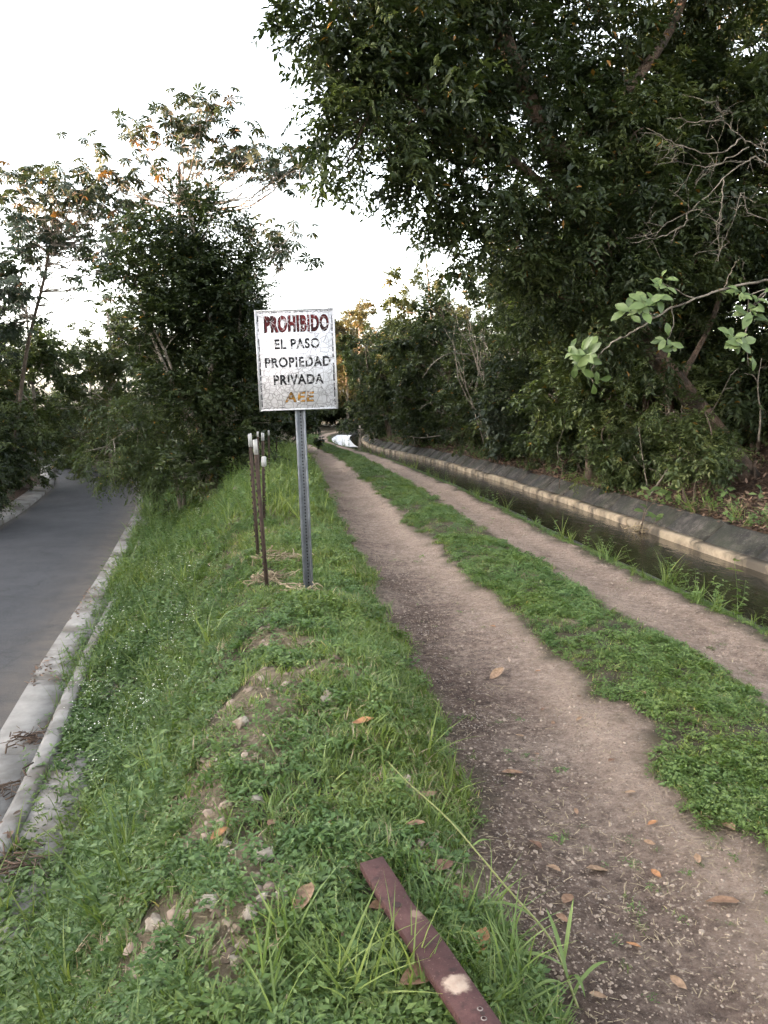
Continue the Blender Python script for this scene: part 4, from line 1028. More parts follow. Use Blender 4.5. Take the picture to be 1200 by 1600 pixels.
# ------------------------------------------------------------------ sign
def sign():
    Y = 6.1
    base = at(480, 932, Y); base[2] = gz(base[0], Y) - .05
    root = empty('warning_sign', base); tag(root, 'cracked white metal sign reading PROHIBIDO EL PASO on a grey channel post', 'sign')
    LEAN = R(-2.0)
    root.rotation_euler = (0, LEAN, 0)
    Ri = np.array(Euler((0, LEAN, 0)).to_matrix()).T
    loc = lambda px, py, Yy: Ri @ (at(px, py, Yy) - base)
    # panel face frame: x right, z up, in root space; the board leans only with the post
    cpt = loc(463.5, 562.5, Y - .06)
    W, H = .600, .752
    panel_m, nt, b = mat('cracked_paint')
    co = N(nt, 'ShaderNodeTexCoord').outputs['Object']
    nz = N(nt, 'ShaderNodeTexNoise'); nz.inputs['Scale'].default_value = 14; nt.links.new(co, nz.inputs['Vector'])
    wv = N(nt, 'ShaderNodeVectorMath', operation='MULTIPLY_ADD'); wv.inputs[1].default_value = (.022, .022, .022)
    nt.links.new(nz.outputs['Color'], wv.inputs[0]); nt.links.new(co, wv.inputs[2])
    def crack(scale, w0, w1):
        v = N(nt, 'ShaderNodeTexVoronoi', feature='DISTANCE_TO_EDGE'); v.inputs['Scale'].default_value = scale
        nt.links.new(wv.outputs[0], v.inputs['Vector'])
        return ramp(nt, v.outputs['Distance'], [(w0, (1, 1, 1)), (w1, (0, 0, 0))])
    c1 = crack(19, .010, .045)
    c2 = mathn(nt, 'MULTIPLY', crack(26, .02, .07), ramp(nt, noise(nt, 3.5, co, 3), [(.42, (0, 0, 0)), (.6, (.8, .8, .8))]))
    ck = mathn(nt, 'MAXIMUM', c1, c2)
    base_c = ramp(nt, noise(nt, 5, co, 6), [(.3, (.47, .46, .48)), (.6, (.64, .63, .66))])
    base_c = mixc(nt, ramp(nt, noise(nt, 2.4, co, 4), [(.55, (0, 0, 0)), (.8, (.5, .5, .5))]), base_c, (.33, .31, .31))
    base_c = mixc(nt, mathn(nt, 'MULTIPLY', ck, .8), base_c, (.13, .12, .12))
    nt.links.new(base_c, b.inputs['Base Color']); b.inputs['Roughness'].default_value = .55
    bump(nt, b, mathn(nt, 'SUBTRACT', 1.0, ck), .35, .002)
    def letter_mat(name, stops, er0, er1, scale=9.0):
        m, nt, b = mat(name)
        co = N(nt, 'ShaderNodeTexCoord').outputs['Object']
        c = ramp(nt, noise(nt, scale, co, 5), stops)
        nz = N(nt, 'ShaderNodeTexNoise'); nz.inputs['Scale'].default_value = 14; nt.links.new(co, nz.inputs['Vector'])
        wv = N(nt, 'ShaderNodeVectorMath', operation='MULTIPLY_ADD'); wv.inputs[1].default_value = (.022, .022, .022)
        nt.links.new(nz.outputs['Color'], wv.inputs[0]); nt.links.new(co, wv.inputs[2])
        v = N(nt, 'ShaderNodeTexVoronoi', feature='DISTANCE_TO_EDGE'); v.inputs['Scale'].default_value = 26
        nt.links.new(wv.outputs[0], v.inputs['Vector'])
        e = mathn(nt, 'MULTIPLY', ramp(nt, v.outputs['Distance'], [(er0, (1, 1, 1)), (er1, (0, 0, 0))]), ramp(nt, noise(nt, 22, co, 3), [(.46, (0, 0, 0)), (.60, (.9, .9, .9))]))
        c = mixc(nt, e, c, (.46, .45, .46))
        nt.links.new(c, b.inputs['Base Color']); b.inputs['Roughness'].default_value = .8; b.inputs['Specular IOR Level'].default_value = .15
        return m
    black = letter_mat('faded_black_paint', [(.3, (.006, .006, .007)), (.75, (.022, .021, .021))], .045, .085)
    red = letter_mat('faded_red_paint', [(.40, (.022, .008, .008)), (.55, (.085, .011, .013)), (.75, (.13, .02, .021))], .02, .06, 7)
    gold = letter_mat('gold_paint', [(.38, (.04, .024, .008)), (.52, (.24, .115, .014)), (.8, (.34, .17, .025))], .02, .06, 16)
    panel = MB(); box(panel, (0, 0, 0), (W, .012, H)); pn = panel.build('board', panel_m, root)
    bm = bmesh.new(); bm.from_mesh(pn.data); bmesh.ops.bevel(bm, geom=bm.edges[:], offset=.004, segments=2, affect='EDGES'); bm.to_mesh(pn.data); bm.free()
    pn.location = cpt
    fr = MB()
    for sx in (-1, 1): box(fr, (sx * (W / 2 - .004), -.004, 0), (.010, .016, H + .006))
    for sz in (-1, 1): box(fr, (0, -.004, sz * (H / 2 - .004)), (W - .02, .0155, .010))
    rim = fr.build('rim', surfmat('galvanised_rim', [(.3, (.35, .35, .36)), (.7, (.55, .55, .56))], 30, rough=.5, metal=.3, obj=True), pn)
    # flaking black border line, broken into short dashes
    bd = MB()
    for side in (-1, 1):
        z = -H / 2 + .03
        while z < H / 2 - .035:
            l = rng.uniform(.015, .06)
            if rng.random() < .78: box(bd, (side * (W / 2 - .021), -.0065, z + l / 2), (rng.uniform(.004, .010), .001, l))
            z += l + rng.uniform(.002, .018)
        x = -W / 2 + .03
        while x < W / 2 - .035:
            l = rng.uniform(.012, .045)
            if rng.random() < (.55 if side < 0 else .8): box(bd, (x + l / 2, -.0065, side * (H / 2 - .020)), (l, .001, rng.uniform(.003, .007)))
            x += l + rng.uniform(.002, .016)
    bd.build('border_line', black, pn)
    def text(s, cx, cz, w, h, m, off=.0, shear=0.0, proud=.0072, sp=1.0):
        cu = bpy.data.curves.new('lettering', 'FONT')
        cu.body = s; cu.offset = off; cu.space_character = sp; cu.shear = shear; cu.fill_mode = 'FRONT'; cu.resolution_u = 4
        t = bpy.data.objects.new('lettering', cu); COL.objects.link(t)
        bpy.context.view_layer.update()
        me = bpy.data.meshes.new_from_object(t.evaluated_get(bpy.context.evaluated_depsgraph_get()))
        bpy.data.objects.remove(t); bpy.data.curves.remove(cu)
        v = np.empty(len(me.vertices) * 3, np.float32); me.vertices.foreach_get('co', v); v = v.reshape(-1, 3)
        lo, hi = v.min(0), v.max(0)
        u = (v - (lo + hi) / 2) / np.maximum(hi - lo, 1e-6)
        nv = np.stack([cx + u[:, 0] * w, np.full(len(u), -proud), cz + u[:, 1] * h], -1)
        me.vertices.foreach_set('co', nv.astype(np.float32).ravel()); me.name = 'lettering'
        me.materials.clear(); me.materials.append(m); me.update()
        o = link('lettering', me, pn)
        tag(o, 'painted word ' + s)
    k = W / 121.0
    X = lambda px, py: (px - (463 + (py - 562) * .04)) * k
    Zz = lambda py: (562.5 - py) * k
    text('PROHIBIDO', X(463, 508), Zz(508), 99 * k, 26 * k, black, .055, sp=1.16)
    text('PROHIBIDO', X(464, 508), Zz(507.6), 97.5 * k, 24.8 * k, red, .042, proud=.0080, sp=1.16)
    text('EL PASO', X(464, 538), Zz(538), 69 * k, 15.5 * k, black, .036, sp=1.12)
    text('PROPIEDAD', X(465, 566), Zz(565.5), 101 * k, 15.5 * k, black, .036, sp=1.12)
    text('PRIVADA', X(466, 592), Zz(592), 77 * k, 15.5 * k, black, .036, sp=1.12)
    text('AEE', X(467, 618.5), Zz(618.5), 46 * k, 16 * k, black, .035, .08, sp=1.12)
    text('AEE', X(467, 618.5), Zz(618.7), 44.6 * k, 14.6 * k, gold, .022, .08, proud=.0080, sp=1.12)
    # channel post: hat section with flanges towards the viewer
    steel = surfmat('galvanised_steel', [(.3, (.085, .09, .10)), (.7, (.19, .20, .215))], 12, rough=.6, metal=.35, bs=.15, obj=True)
    w, d = .040, .030
    prof = [(-w, -d), (-w + .016, -d), (-w + .022, 0), (w - .022, 0), (w - .016, -d), (w, -d), (w, -d + .006), (w - .013, -d + .006), (w - .018, .006), (-w + .018, .006), (-w + .013, -d + .006), (-w, -d + .006)]
    mb = MB()
    top = cpt[2] + H / 2 - .03
    p0 = np.array([(a, c, -.25) for a, c in prof]); p1 = np.array([(a, c, top) for a, c in prof])
    n = len(prof)
    mb.add(np.vstack([p0, p1]), [np.array([(i, (i + 1) % n, n + (i + 1) % n, n + i) for i in range(n)]), np.arange(n)[None, ::-1], (np.arange(n) + n)[None]])
    post = mb.build('post', steel, root); post.location = (cpt[0] + .005, cpt[1] + .046, 0)
    dark = surfmat('hole_dark', [(.3, (.01, .01, .01)), (.7, (.02, .02, .02))], 5, bs=0)
    hm = MB(); a = np.linspace(0, 6.283, 9)[:-1]
    hm.add(np.stack([np.cos(a) * .0055, np.full(8, -.0012), np.sin(a) * .0075], -1), np.arange(8)[None])
    hme = hm.mesh('bolt_hole', [dark])
    z = .05
    while z < cpt[2] - H / 2 - .01:
        o = link('bolt_hole', hme, post); o.location = (0, 0, z); z += .0254 * 1.0
    bolt_m = surfmat('bolt_steel', [(.3, (.3, .3, .3)), (.7, (.5, .5, .5))], 20, rough=.4, metal=.7, obj=True)
    for zz in (H / 2 - .045, -H / 2 + .06):
        mb = MB(); tube(mb, [(0, -.0125, 0), (0, -.006, 0)], .008, 6); o = mb.build('bolt', bolt_m, pn); o.location = (.0, 0, zz)
sign()

# ------------------------------------------------------------------ steel fence posts with white tips
rust = surfmat('rusty_post', [(.3, (.022, .015, .012)), (.6, (.055, .036, .027)), (.75, (.10, .062, .044))], 18, rough=.85, bs=.4, bd=.004, obj=True)
whitep = surfmat('white_tip', [(.3, (.24, .235, .23)), (.7, (.40, .39, .38))], 20, rough=.6, bs=.1, obj=True)
def fence_post(label, px, py_top, px_base, Y, tip=.13, wd=.028, cap=False):
    top = at(px, py_top, Y)
    bs = at(px_base, 800, Y); bs[2] = gz(bs[0], Y) - .15
    root = empty('fence_post', bs); tag(root, label, 'fence post', 'steel posts in a row on the bank')
    d = top - bs
    q = Vector(d).to_track_quat('Z', 'Y')
    root.rotation_mode = 'QUATERNION'; root.rotation_quaternion = q
    h = float(np.linalg.norm(d))
    mb = MB()
    box(mb, (0, 0, (h - tip) / 2), (wd * 1.35, .006, h - tip)); box(mb, (0, -.0125 - .003, (h - tip) / 2 - .001), (.008, .025, h - tip - .002))
    mb.build('shaft', rust, root)
    sm = MB(); box(sm, (0, 0, 0), (.014, .008, .018)); me = sm.mesh('stud', [rust])
    z = .3
    while z < h - tip - .03:
        o = link('stud', me, root); o.location = (0, -.033, z); z += .055
    mb = MB(); box(mb, (0, 0, h - tip / 2), (wd * 1.5, .009, tip)); box(mb, (0, -.017, h - tip / 2 - .002), (.011, .026, tip - .004))
    mb.build('white_tip', whitep, root)
    if cap:
        mb = MB(); box(mb, (0, -.02, h - .36), (.06, .06, .13)); o = mb.build('insulator', whitep, root)
        bm = bmesh.new(); bm.from_mesh(o.data); bmesh.ops.bevel(bm, geom=bm.edges[:], offset=.01, segments=2, affect='EDGES'); bm.to_mesh(o.data); bm.free()
fence_post('thickest rusty fence post nearest the sign, leaning left', 400.5, 686, 419, 6.35, .125, .019)
fence_post('rusty fence post just behind the nearest one, tip higher', 392, 677, 405, 7.6, .13, .017)
fence_post('fence post carrying a square white block below its tip', 409, 676, 411, 9.8, .10, .028, True)
fence_post('thin far fence post left of the one with the white block', 403.5, 674, 408, 14, .10)
fence_post('thin far fence post right of the one with the white block', 419, 672, 421, 17, .12)
fence_post('farthest thin fence post, rightmost of the row', 431, 676, 433, 20, .12)

# ------------------------------------------------------------------ painted steel bar in the foreground
def bar():
    zt = .215
    lp = np.array([(562, 1348), (597, 1407), (644, 1480), (724, 1600), (806, 1722)], float)
    rp = np.array([(598, 1337), (632, 1388), (645, 1412), (667, 1433), (696, 1472), (735, 1528), (785, 1600), (872, 1722)], float)
    n = 24
    tl = np.linspace(0, 1, n)
    def along(p):
        return np.stack([np.interp(p[0, 1] + (p[-1, 1] - p[0, 1]) * tl, p[:, 1], p[:, k]) for k in (0, 1)], -1)
    A = np.array([onz(*q, zt) for q in along(lp)]); B = np.array([onz(*q, zt) for q in along(rp)])
    c0 = (A[0] + B[0]) / 2
    root = empty('steel_bar', (c0[0], c0[1], zt - .03)); tag(root, 'reddish brown painted steel bar lying across the grass at the bottom edge', 'bar')
    m, nt, b = mat('brown_paint')
    co = N(nt, 'ShaderNodeTexCoord').outputs['Object']
    c = ramp(nt, noise(nt, 9, co, 7), [(.3, (.038, .017, .016)), (.6, (.066, .030, .028)), (.8, (.10, .052, .046))])
    c = mixc(nt, ramp(nt, noise(nt, 110, co, 3), [(.64, (0, 0, 0)), (.70, (1, 1, 1))]), c, (.12, .075, .060))
    c = mixc(nt, ramp(nt, noise(nt, 28, co, 6), [(.56, (0, 0, 0)), (.70, (.8, .8, .8))]), c, (.022, .013, .012))
    # bare worn patch
    pc = onz(713, 1537, zt) - np.array(root.location)
    vs = N(nt, 'ShaderNodeVectorMath', operation='DISTANCE'); vs.inputs[1].default_value = tuple(pc)
    nt.links.new(co, vs.inputs[0])
    dd = mathn(nt, 'ADD', vs.outputs['Value'], mathn(nt, 'MULTIPLY', noise(nt, 55, co, 5), .045))
    c = mixc(nt, ramp(nt, dd, [(.046, (1, 1, 1)), (.060, (0, 0, 0))]), c, ramp(nt, noise(nt, 30, co, 4), [(.3, (.24, .165, .125)), (.7, (.36, .28, .22))]))
    pe = onz(650, 1428, zt) - np.array(root.location)
    vs = N(nt, 'ShaderNodeVectorMath', operation='DISTANCE'); vs.inputs[1].default_value = tuple(pe)
    nt.links.new(co, vs.inputs[0])
    dd = mathn(nt, 'ADD', vs.outputs['Value'], mathn(nt, 'MULTIPLY', noise(nt, 60, co, 5), .06))
    c = mixc(nt, ramp(nt, dd, [(.040, (.8, .8, .8)), (.050, (0, 0, 0))]), c, (.22, .15, .11))
    nt.links.new(c, b.inputs['Base Color']); b.inputs['Roughness'].default_value = .72
    b.inputs['Specular IOR Level'].default_value = .22
    bump(nt, b, noise(nt, 45, co, 8), .6, .006)
    th = .024
    V = np.concatenate([A, B, A - (0, 0, th), B - (0, 0, th)]) - np.array(root.location)
    q = []
    for i in range(n - 1):
        a0, a1, b0_, b1 = i, i + 1, n + i, n + i + 1
        q += [(a0, a1, b1, b0_), (a0 + 2 * n, b0_ + 2 * n, b1 + 2 * n, a1 + 2 * n), (a0, a0 + 2 * n, a1 + 2 * n, a1), (b0_, b1, b1 + 2 * n, b0_ + 2 * n)]
    q += [(0, n, 3 * n, 2 * n), (n - 1, 3 * n - 1, 4 * n - 1, 2 * n - 1)]
    me = np_mesh('shaft', V, np.array(q), [m])
    bm = bmesh.new(); bm.from_mesh(me)
    bmesh.ops.recalc_face_normals(bm, faces=bm.faces[:])
    es = [e for e in bm.edges if len(e.link_faces) == 2 and e.calc_face_angle(0) > .8]
    bmesh.ops.bevel(bm, geom=es, offset=.002, segments=1, affect='EDGES')
    bm.to_mesh(me); bm.free()
    link('shaft', me, root)
    dark = surfmat('socket_dark', [(.3, (.015, .009, .008)), (.7, (.04, .022, .02))], 8, bs=0, obj=True)
    for px, py, r, mm in ((620, 1414, .0135, dark), (754, 1584, .006, dark)):
        p = onz(px, py, zt) - np.array(root.location)
        mb = MB(); a = np.linspace(0, 6.283, 15)[:-1]
        ring = np.stack([np.cos(a), np.sin(a), np.zeros(14)], -1)
        mb.add(np.vstack([ring * r, ring * r * .8 + (0, 0, -.0)]) + p + (0, 0, .0012), [np.arange(14)[None]])
        mb.build('bolt_hole', mm, root)
    for px, py in ((750, 1577), (756, 1592)):
        p = onz(px, py, zt) - np.array(root.location)
        mb = MB(); a = np.linspace(0, 6.283, 15)[:-1]
        o_, i_ = np.stack([np.cos(a) * .0075, np.sin(a) * .0075, np.full(14, .001)], -1), np.stack([np.cos(a) * .0045, np.sin(a) * .0045, np.full(14, .0022)], -1)
        mb.add(np.vstack([o_, i_]) + p, [np.array([(i, (i + 1) % 14, 14 + (i + 1) % 14, 14 + i) for i in range(14)])])
        mb.build('chipped_ring', surfmat('chipped_paint', [(.3, (.12, .09, .08)), (.7, (.20, .165, .15))], 60, bs=0, obj=True), root)
bar()
# ------------------------------------------------------------------ ground vegetation: point scatter with template tufts in one object each
def scatter(name, label, cat, templates, pts, rot, scl, tid, mats):
    """templates: list of (verts, [faces..], rnd per vertex, material index); one object, instanced on its own points"""
    V, A, Fs, T, MI, n0 = [], [], {}, [], [], 0
    for k, (v, fs, r, mi) in enumerate(templates):
        V.append(v); A.append(np.broadcast_to(r, (len(v),))); T.append(np.full(len(v), k))
        for f in fs:
            f = np.asarray(f, int)
            Fs.setdefault((f.shape[1]), []).append((f + n0, mi))
        n0 += len(v)
    faces, mi_all = [], []
    for kk, lst in Fs.items():
        faces.append(np.concatenate([a for a, _ in lst])); mi_all += [np.full(len(a), m) for a, m in lst]
    n = len(pts)
    verts = np.concatenate(V + [pts])
    at_ = {'rnd': np.concatenate(A + [np.zeros(n)]), 'tmpl': np.concatenate(T + [np.full(n, -1)]).astype(int),
           'rot': np.concatenate([np.zeros((n0, 3)), rot]), 'scl': np.concatenate([np.ones(n0), scl]), 'tid': np.concatenate([np.zeros(n0, int), tid]).astype(int)}
    me = np_mesh(name, verts, faces, mats, at_, False, np.concatenate(mi_all))
    o = link(name, me)
    tag(o, label, cat, kind='stuff')
    ng = bpy.data.node_groups.new(name + '_scatter', 'GeometryNodeTree')
    ng.interface.new_socket('Geometry', in_out='INPUT', socket_type='NodeSocketGeometry')
    ng.interface.new_socket('Geometry', in_out='OUTPUT', socket_type='NodeSocketGeometry')
    nd = ng.nodes
    gi, go = nd.new('NodeGroupInput'), nd.new('NodeGroupOutput')
    def na(nm, t):
        a = nd.new('GeometryNodeInputNamedAttribute'); a.data_type = t; a.inputs[0].default_value = nm
        return a.outputs[0]
    tm = na('tmpl', 'INT')
    cmp = nd.new('FunctionNodeCompare'); cmp.data_type = 'INT'; cmp.operation = 'GREATER_EQUAL'
    ci = [s for s in cmp.inputs if s.type == 'INT']
    ng.links.new(tm, ci[0]); ci[1].default_value = 0
    sep = nd.new('GeometryNodeSeparateGeometry'); sep.domain = 'POINT'
    ng.links.new(gi.outputs[0], sep.inputs[0]); ng.links.new(cmp.outputs[0], sep.inputs[1])
    sp = nd.new('GeometryNodeSplitToInstances'); sp.domain = 'POINT'
    ng.links.new(sep.outputs[0], sp.inputs[0]); ng.links.new(tm, sp.inputs['Group ID'])
    ip = nd.new('GeometryNodeInstanceOnPoints')
    ng.links.new(sep.outputs[1], ip.inputs['Points']); ng.links.new(sp.outputs[0], ip.inputs['Instance'])
    ip.inputs['Pick Instance'].default_value = True
    ng.links.new(na('tid', 'INT'), ip.inputs['Instance Index'])
    er = nd.new('FunctionNodeEulerToRotation'); ng.links.new(na('rot', 'FLOAT_VECTOR'), er.inputs[0])
    ng.links.new(er.outputs[0], ip.inputs['Rotation'])
    ng.links.new(na('scl', 'FLOAT'), ip.inputs['Scale'])
    ng.links.new(ip.outputs[0], go.inputs[0])
    md = o.modifiers.new('scatter', 'NODES'); md.node_group = ng
    return o

def blades(n, h, w, spread, lean, r0=.0, seg=3):
    """a tuft of n tapering bent blades"""
    V, Q, Tt, A = [], [], [], []
    k = 0
    for i in range(n):
        a = rng.uniform(0, 6.283); b = np.array((math.cos(a), math.sin(a), 0)) * rng.uniform(0, spread)
        dirn = rng.uniform(0, 6.283); dv = np.array((math.cos(dirn), math.sin(dirn), 0)); sv = np.array((-dv[1], dv[0], 0))
        hh, ln = h * rng.uniform(.5, 1.15), lean * rng.uniform(.2, 1.3)
        ww = w * rng.uniform(.7, 1.3)
        rr = np.clip(rng.normal(.45, .2), 0, .9) if rng.random() > .06 else 1.0
        for s in range(seg + 1):
            t = s / seg
            p = b + dv * hh * ln * t ** 1.7 + np.array((0, 0, hh * (t - .28 * ln * t ** 2.4)))
            wd = ww * (1 - t ** 1.6) * .5 * (0.75 + .5 * min(1, 3 * t))
            if s < seg: V += [p - sv * wd, p + sv * wd]; A += [rr, rr]
            else: V.append(p); A.append(rr)
        for s in range(seg - 1):
            c = k + 2 * s; Q.append((c, c + 1, c + 3, c + 2))
        c = k + 2 * (seg - 1); Tt.append((c, c + 1, c + 2))
        k += 2 * seg + 1
    return np.array(V), [np.array(Q), np.array(Tt)], np.array(A), 0

def herb(n, h, spread, leaf, mi=1, aspect=.6, per=4):
    """low broad-leaved weed: leaves on short stalks"""
    P, D, Nn, l = [], [], [], []
    for i in range(n):
        a = rng.uniform(0, 6.283); r = spread * math.sqrt(rng.random())
        c = np.array((math.cos(a) * r, math.sin(a) * r, h * rng.uniform(.35, 1.1) * (1 - .4 * (r / spread) ** 2)))
        for k in range(per):
            b = rng.uniform(0, 6.283)
            P.append(c + rng.normal(0, .006, 3)); D.append((math.cos(b), math.sin(b), rng.uniform(-.3, .35))); Nn.append((rng.normal(0, .3), rng.normal(0, .3), 1)); l.append(leaf * rng.uniform(.6, 1.2))
    l = np.array(l)
    V = leaf_verts(np.array(P), np.array(D), np.array(Nn), l, l * aspect, .12).reshape(-1, 3)
    A = np.repeat(np.clip(rng.normal(.5, .2, len(l)), 0, 1), 4)
    return V, [leaf_faces(len(l))], A, mi

def merge(*ts):
    V, A, fs, n0 = [], [], [], 0
    for v, f, a, mi in ts:
        V.append(v); A.append(np.broadcast_to(a, (len(v),))); fs += [np.asarray(x) + n0 for x in f]; n0 += len(v)
    return np.concatenate(V), fs, np.concatenate(A), ts[0][3]

def sample(n, y0, y1, u0, u1, fn, p=1.0):
    """n random points: y between y0 and y1 (denser near), lateral position fn(u, y)"""
    t = rng.random(n)
    y = y0 * (y1 / y0) ** t if p == 1.0 else y0 + (y1 - y0) * t
    u = rng.uniform(u0, u1, n)
    x = fn(u, y)
    return x, y, u

bank_x = lambda u, y: Kf(y) + (Lf(y) - Kf(y)) * u
track_x = lambda u, y: Lf(y) + (Cf(y) - Lf(y)) * u

def inview(x, y, m=.06):
    return (np.abs(x) < (.50 + m) * y + 1.0) & (y > .6)

def finish(x, y, keep, sfun, tmpl, tilt=.25, dz=-.01, clear=True):
    keep = keep & ((np.abs(BAR_T(x, y)) > .075) | (y > bp0[1] + .02))
    if clear: keep = keep & (dirtiness(x, y) < .25)
    x, y = x[keep], y[keep]
    z = ground_z(x, y) + dz
    n = len(x)
    rot = np.stack([rng.normal(0, tilt, n), rng.normal(0, tilt, n), rng.uniform(0, 6.283, n)], -1)
    return np.stack([x, y, z], -1), rot, sfun(x, y) * rng.uniform(.65, 1.3, n), tmpl(x, y, n)

bp0, bp1 = onz(582, 1345, .2), onz(835, 1700, .2)
def BAR_T(x, y):
    d = (bp1 - bp0)[:2] / np.linalg.norm((bp1 - bp0)[:2])
    return (x - bp0[0]) * d[1] - (y - bp0[1]) * d[0]
# --- short grass and weeds on the bank, the middle strip and the canal verge
GT = [blades(18, .040, .0040, .05, 1.0), blades(16, .052, .0046, .05, 1.1), blades(22, .030, .0038, .06, .9), blades(12, .075, .005, .045, 1.2),
      herb(20, .035, .06, .017), herb(16, .05, .055, .021), herb(24, .028, .07, .014), herb(14, .065, .05, .025, aspect=.45),
      blades(14, .06, .0035, .06, 1.2)[:3] + (2,), blades(10, .04, .0035, .06, 1.4)[:3] + (2,)]
cover = []
# bank
x, y, u = sample(104000, 1.1, 34, -.03, 1.02, bank_x)
dens = 0.20 + 1.7 * (fbm(x * 1.1, y * 1.1, 91, 3) + .22)
rub = rubble(x, y)
keep = inview(x, y) & (rng.random(len(x)) < np.clip(dens - .22 * sstep(.25, .45, u) * sstep(.9, .7, u) * sstep(7, 5, y), .10, 1) * (1 - .90 * rub) * (1 - .72 * sstep(.15, .10, u) * sstep(8.5, 6.5, y)) * (1 - .5 * sstep(.97, 1.02, u)))
def bank_t(x, y, n):
    uu = (x - Kf(y)) / (Lf(y) - Kf(y))
    pw = np.clip(.82 - 1.25 * (uu - .22) + 1.5 * fbm(x * 1.3, y * 1.3, 55, 3), .05, .95)
    t = np.where(rng.random(n) < pw, rng.integers(4, 8, n), rng.integers(0, 4, n))
    return np.where(rng.random(n) < .03 + .22 * rubble(x, y) + .25 * fbm(x * 1.3, y * 1.3, 101, 2), rng.integers(8, 10, n), t)
grow = lambda x, y: 1.0 + .035 * y
cover.append(finish(x, y, keep, lambda x, y: grow(x, y) * (1.0 + .7 * sstep(.5, .1, (x - Kf(y)) / (Lf(y) - Kf(y)))), bank_t))
# extra thick turf along the left lip of the track
x, y, u = sample(9500, 1.3, 26, .72, 1.0, bank_x)
keep = inview(x, y) & (rng.random(len(x)) < .5 + 2 * fbm(x * 1.8, y * 1.8, 141, 3))
cover.append(finish(x, y, keep, lambda x, y: grow(x, y) * 1.0, lambda x, y, n: np.where(rng.random(n) < .25, rng.integers(4, 8, n), rng.integers(0, 4, n))))
# middle strip
x, y, u = sample(36000, 2.4, 48, FR[0] - .04, FR[1] + .03, track_x)
edge_ = sstep(FR[0] - .05, FR[0] + .07, u + fbm(x * 2.3, y * 2.3, 5, 4) * .13) * sstep(FR[1] + .05, FR[1] - .07, u + fbm(x * 2.3, y * 2.3, 5, 4) * .13)
keep = inview(x, y) & (rng.random(len(x)) < edge_ ** 1.5 * np.clip(.36 + 2.4 * fbm(x * 2.2, y * 2.2, 77, 3) + .02 * y, .10, 1))
cover.append(finish(x, y, keep, lambda x, y: grow(x, y) * .78, lambda x, y, n: np.where(rng.random(n) < .42, rng.integers(4, 8, n), rng.integers(0, 3, n))))
# canal verge
x, y, u = sample(8000, 4.5, 48, FR[2] - .01, 1.03, track_x)
keep = inview(x, y) & (rng.random(len(x)) < sstep(.90, .97, u))
cover.append(finish(x, y, keep, lambda x, y: .5 + .004 * y, lambda x, y, n: np.where(rng.random(n) < .5, rng.integers(4, 8, n), rng.integers(0, 4, n))))
# stray sprigs in the ruts
x, y, u = sample(1500, 2.0, 30, 0, .88, track_x)
keep = inview(x, y) & (dirtiness(x, y) > .4) & (fbm(x * 2, y * 2, 13, 3) > .05)
cover.append(finish(x, y, keep, lambda x, y: .5 + 0 * x, lambda x, y, n: rng.integers(0, 7, n), clear=False))
cat_ = [np.concatenate(c) for c in zip(*cover)]
scatter('grass', 'short green grass and low weeds covering bank, track middle and canal verge', 'grass', GT, *cat_, [M['grass'], M['weed'], M['straw']])

# --- taller weeds: on the road side of the bank, along the canal, round the bar
def tall(n_b, h):
    v, f, a, m = blades(n_b, h, .011, .05, .9, seg=5)
    return v, f, np.minimum(a, .7), m
def leafy_stem(h, nl, leaf):
    V, A, fs, n0 = [], [], [], 0
    P = [(0, 0, 0), (rng.normal(0, .03), rng.normal(0, .03), h * .5), (rng.normal(0, .07), rng.normal(0, .07), h)]
    C = catmull(P, 8)
    i = rng.integers(1, 8, nl)
    b = rng.uniform(0, 6.283, nl)
    l = leaf * rng.uniform(.6, 1.2, nl)
    lv = leaf_verts(C[i], np.stack([np.cos(b), np.sin(b), rng.uniform(-.1, .5, nl)], -1), np.stack([rng.normal(0, .3, nl), rng.normal(0, .3, nl), np.ones(nl)], -1), l, l * .42, .12).reshape(-1, 3)
    mb = MB(); tube(mb, C, np.linspace(.003, .0015, 8), 3, cap=False)
    sv, sf = np.concatenate(mb.v), np.concatenate(mb.f[4])
    return merge((lv, [leaf_faces(nl)], np.repeat(np.clip(rng.normal(.5, .2, nl), 0, 1), 4), 1), (sv, [sf], np.full(len(sv), .4), 1))
def flower_stem(h):
    t = leafy_stem(h, 10, .035)
    top = t[0][-1]
    m = 5
    c = np.array((0, 0, h)) + rng.normal(0, .04, (m, 3))
    b = rng.uniform(0, 6.283, m)
    l = np.full(m, .011)
    v = leaf_verts(c, np.stack([np.cos(b), np.sin(b), np.full(m, .3)], -1), np.tile((0, 0, 1.0), (m, 1)), l, l * .8, .1).reshape(-1, 3)
    return t, (v, [leaf_faces(m)], .6, 2)
TT = [tall(9, .34), tall(7, .46), tall(11, .26), leafy_stem(.34, 26, .055), leafy_stem(.26, 22, .05), leafy_stem(.42, 30, .06)]
fl = [flower_stem(.30), flower_stem(.24)]
tallp = []
x, y, u = sample(9500, 2.6, 30, -.10, .5, bank_x)
keep = inview(x, y) & ((u > .17) | (y > 7.5) | (rng.random(len(x)) < .12)) & (rng.random(len(x)) < (1 - u * 1.7) * (.35 + 1.3 * (fbm(x * .8, y * .8, 44, 3) + .2)))
tallp.append(finish(x, y, keep, lambda x, y: .75 + .012 * y, lambda x, y, n: np.where(rng.random(n) < .35, rng.integers(0, 3, n), rng.integers(3, 6, n)), .22))
x, y, u = sample(650, 4.5, 40, .965, 1.02, track_x)
keep = inview(x, y) & (rng.random(len(x)) < .2 + 1.5 * (fbm(x * 1.5, y * 1.5, 64, 2) + .1))
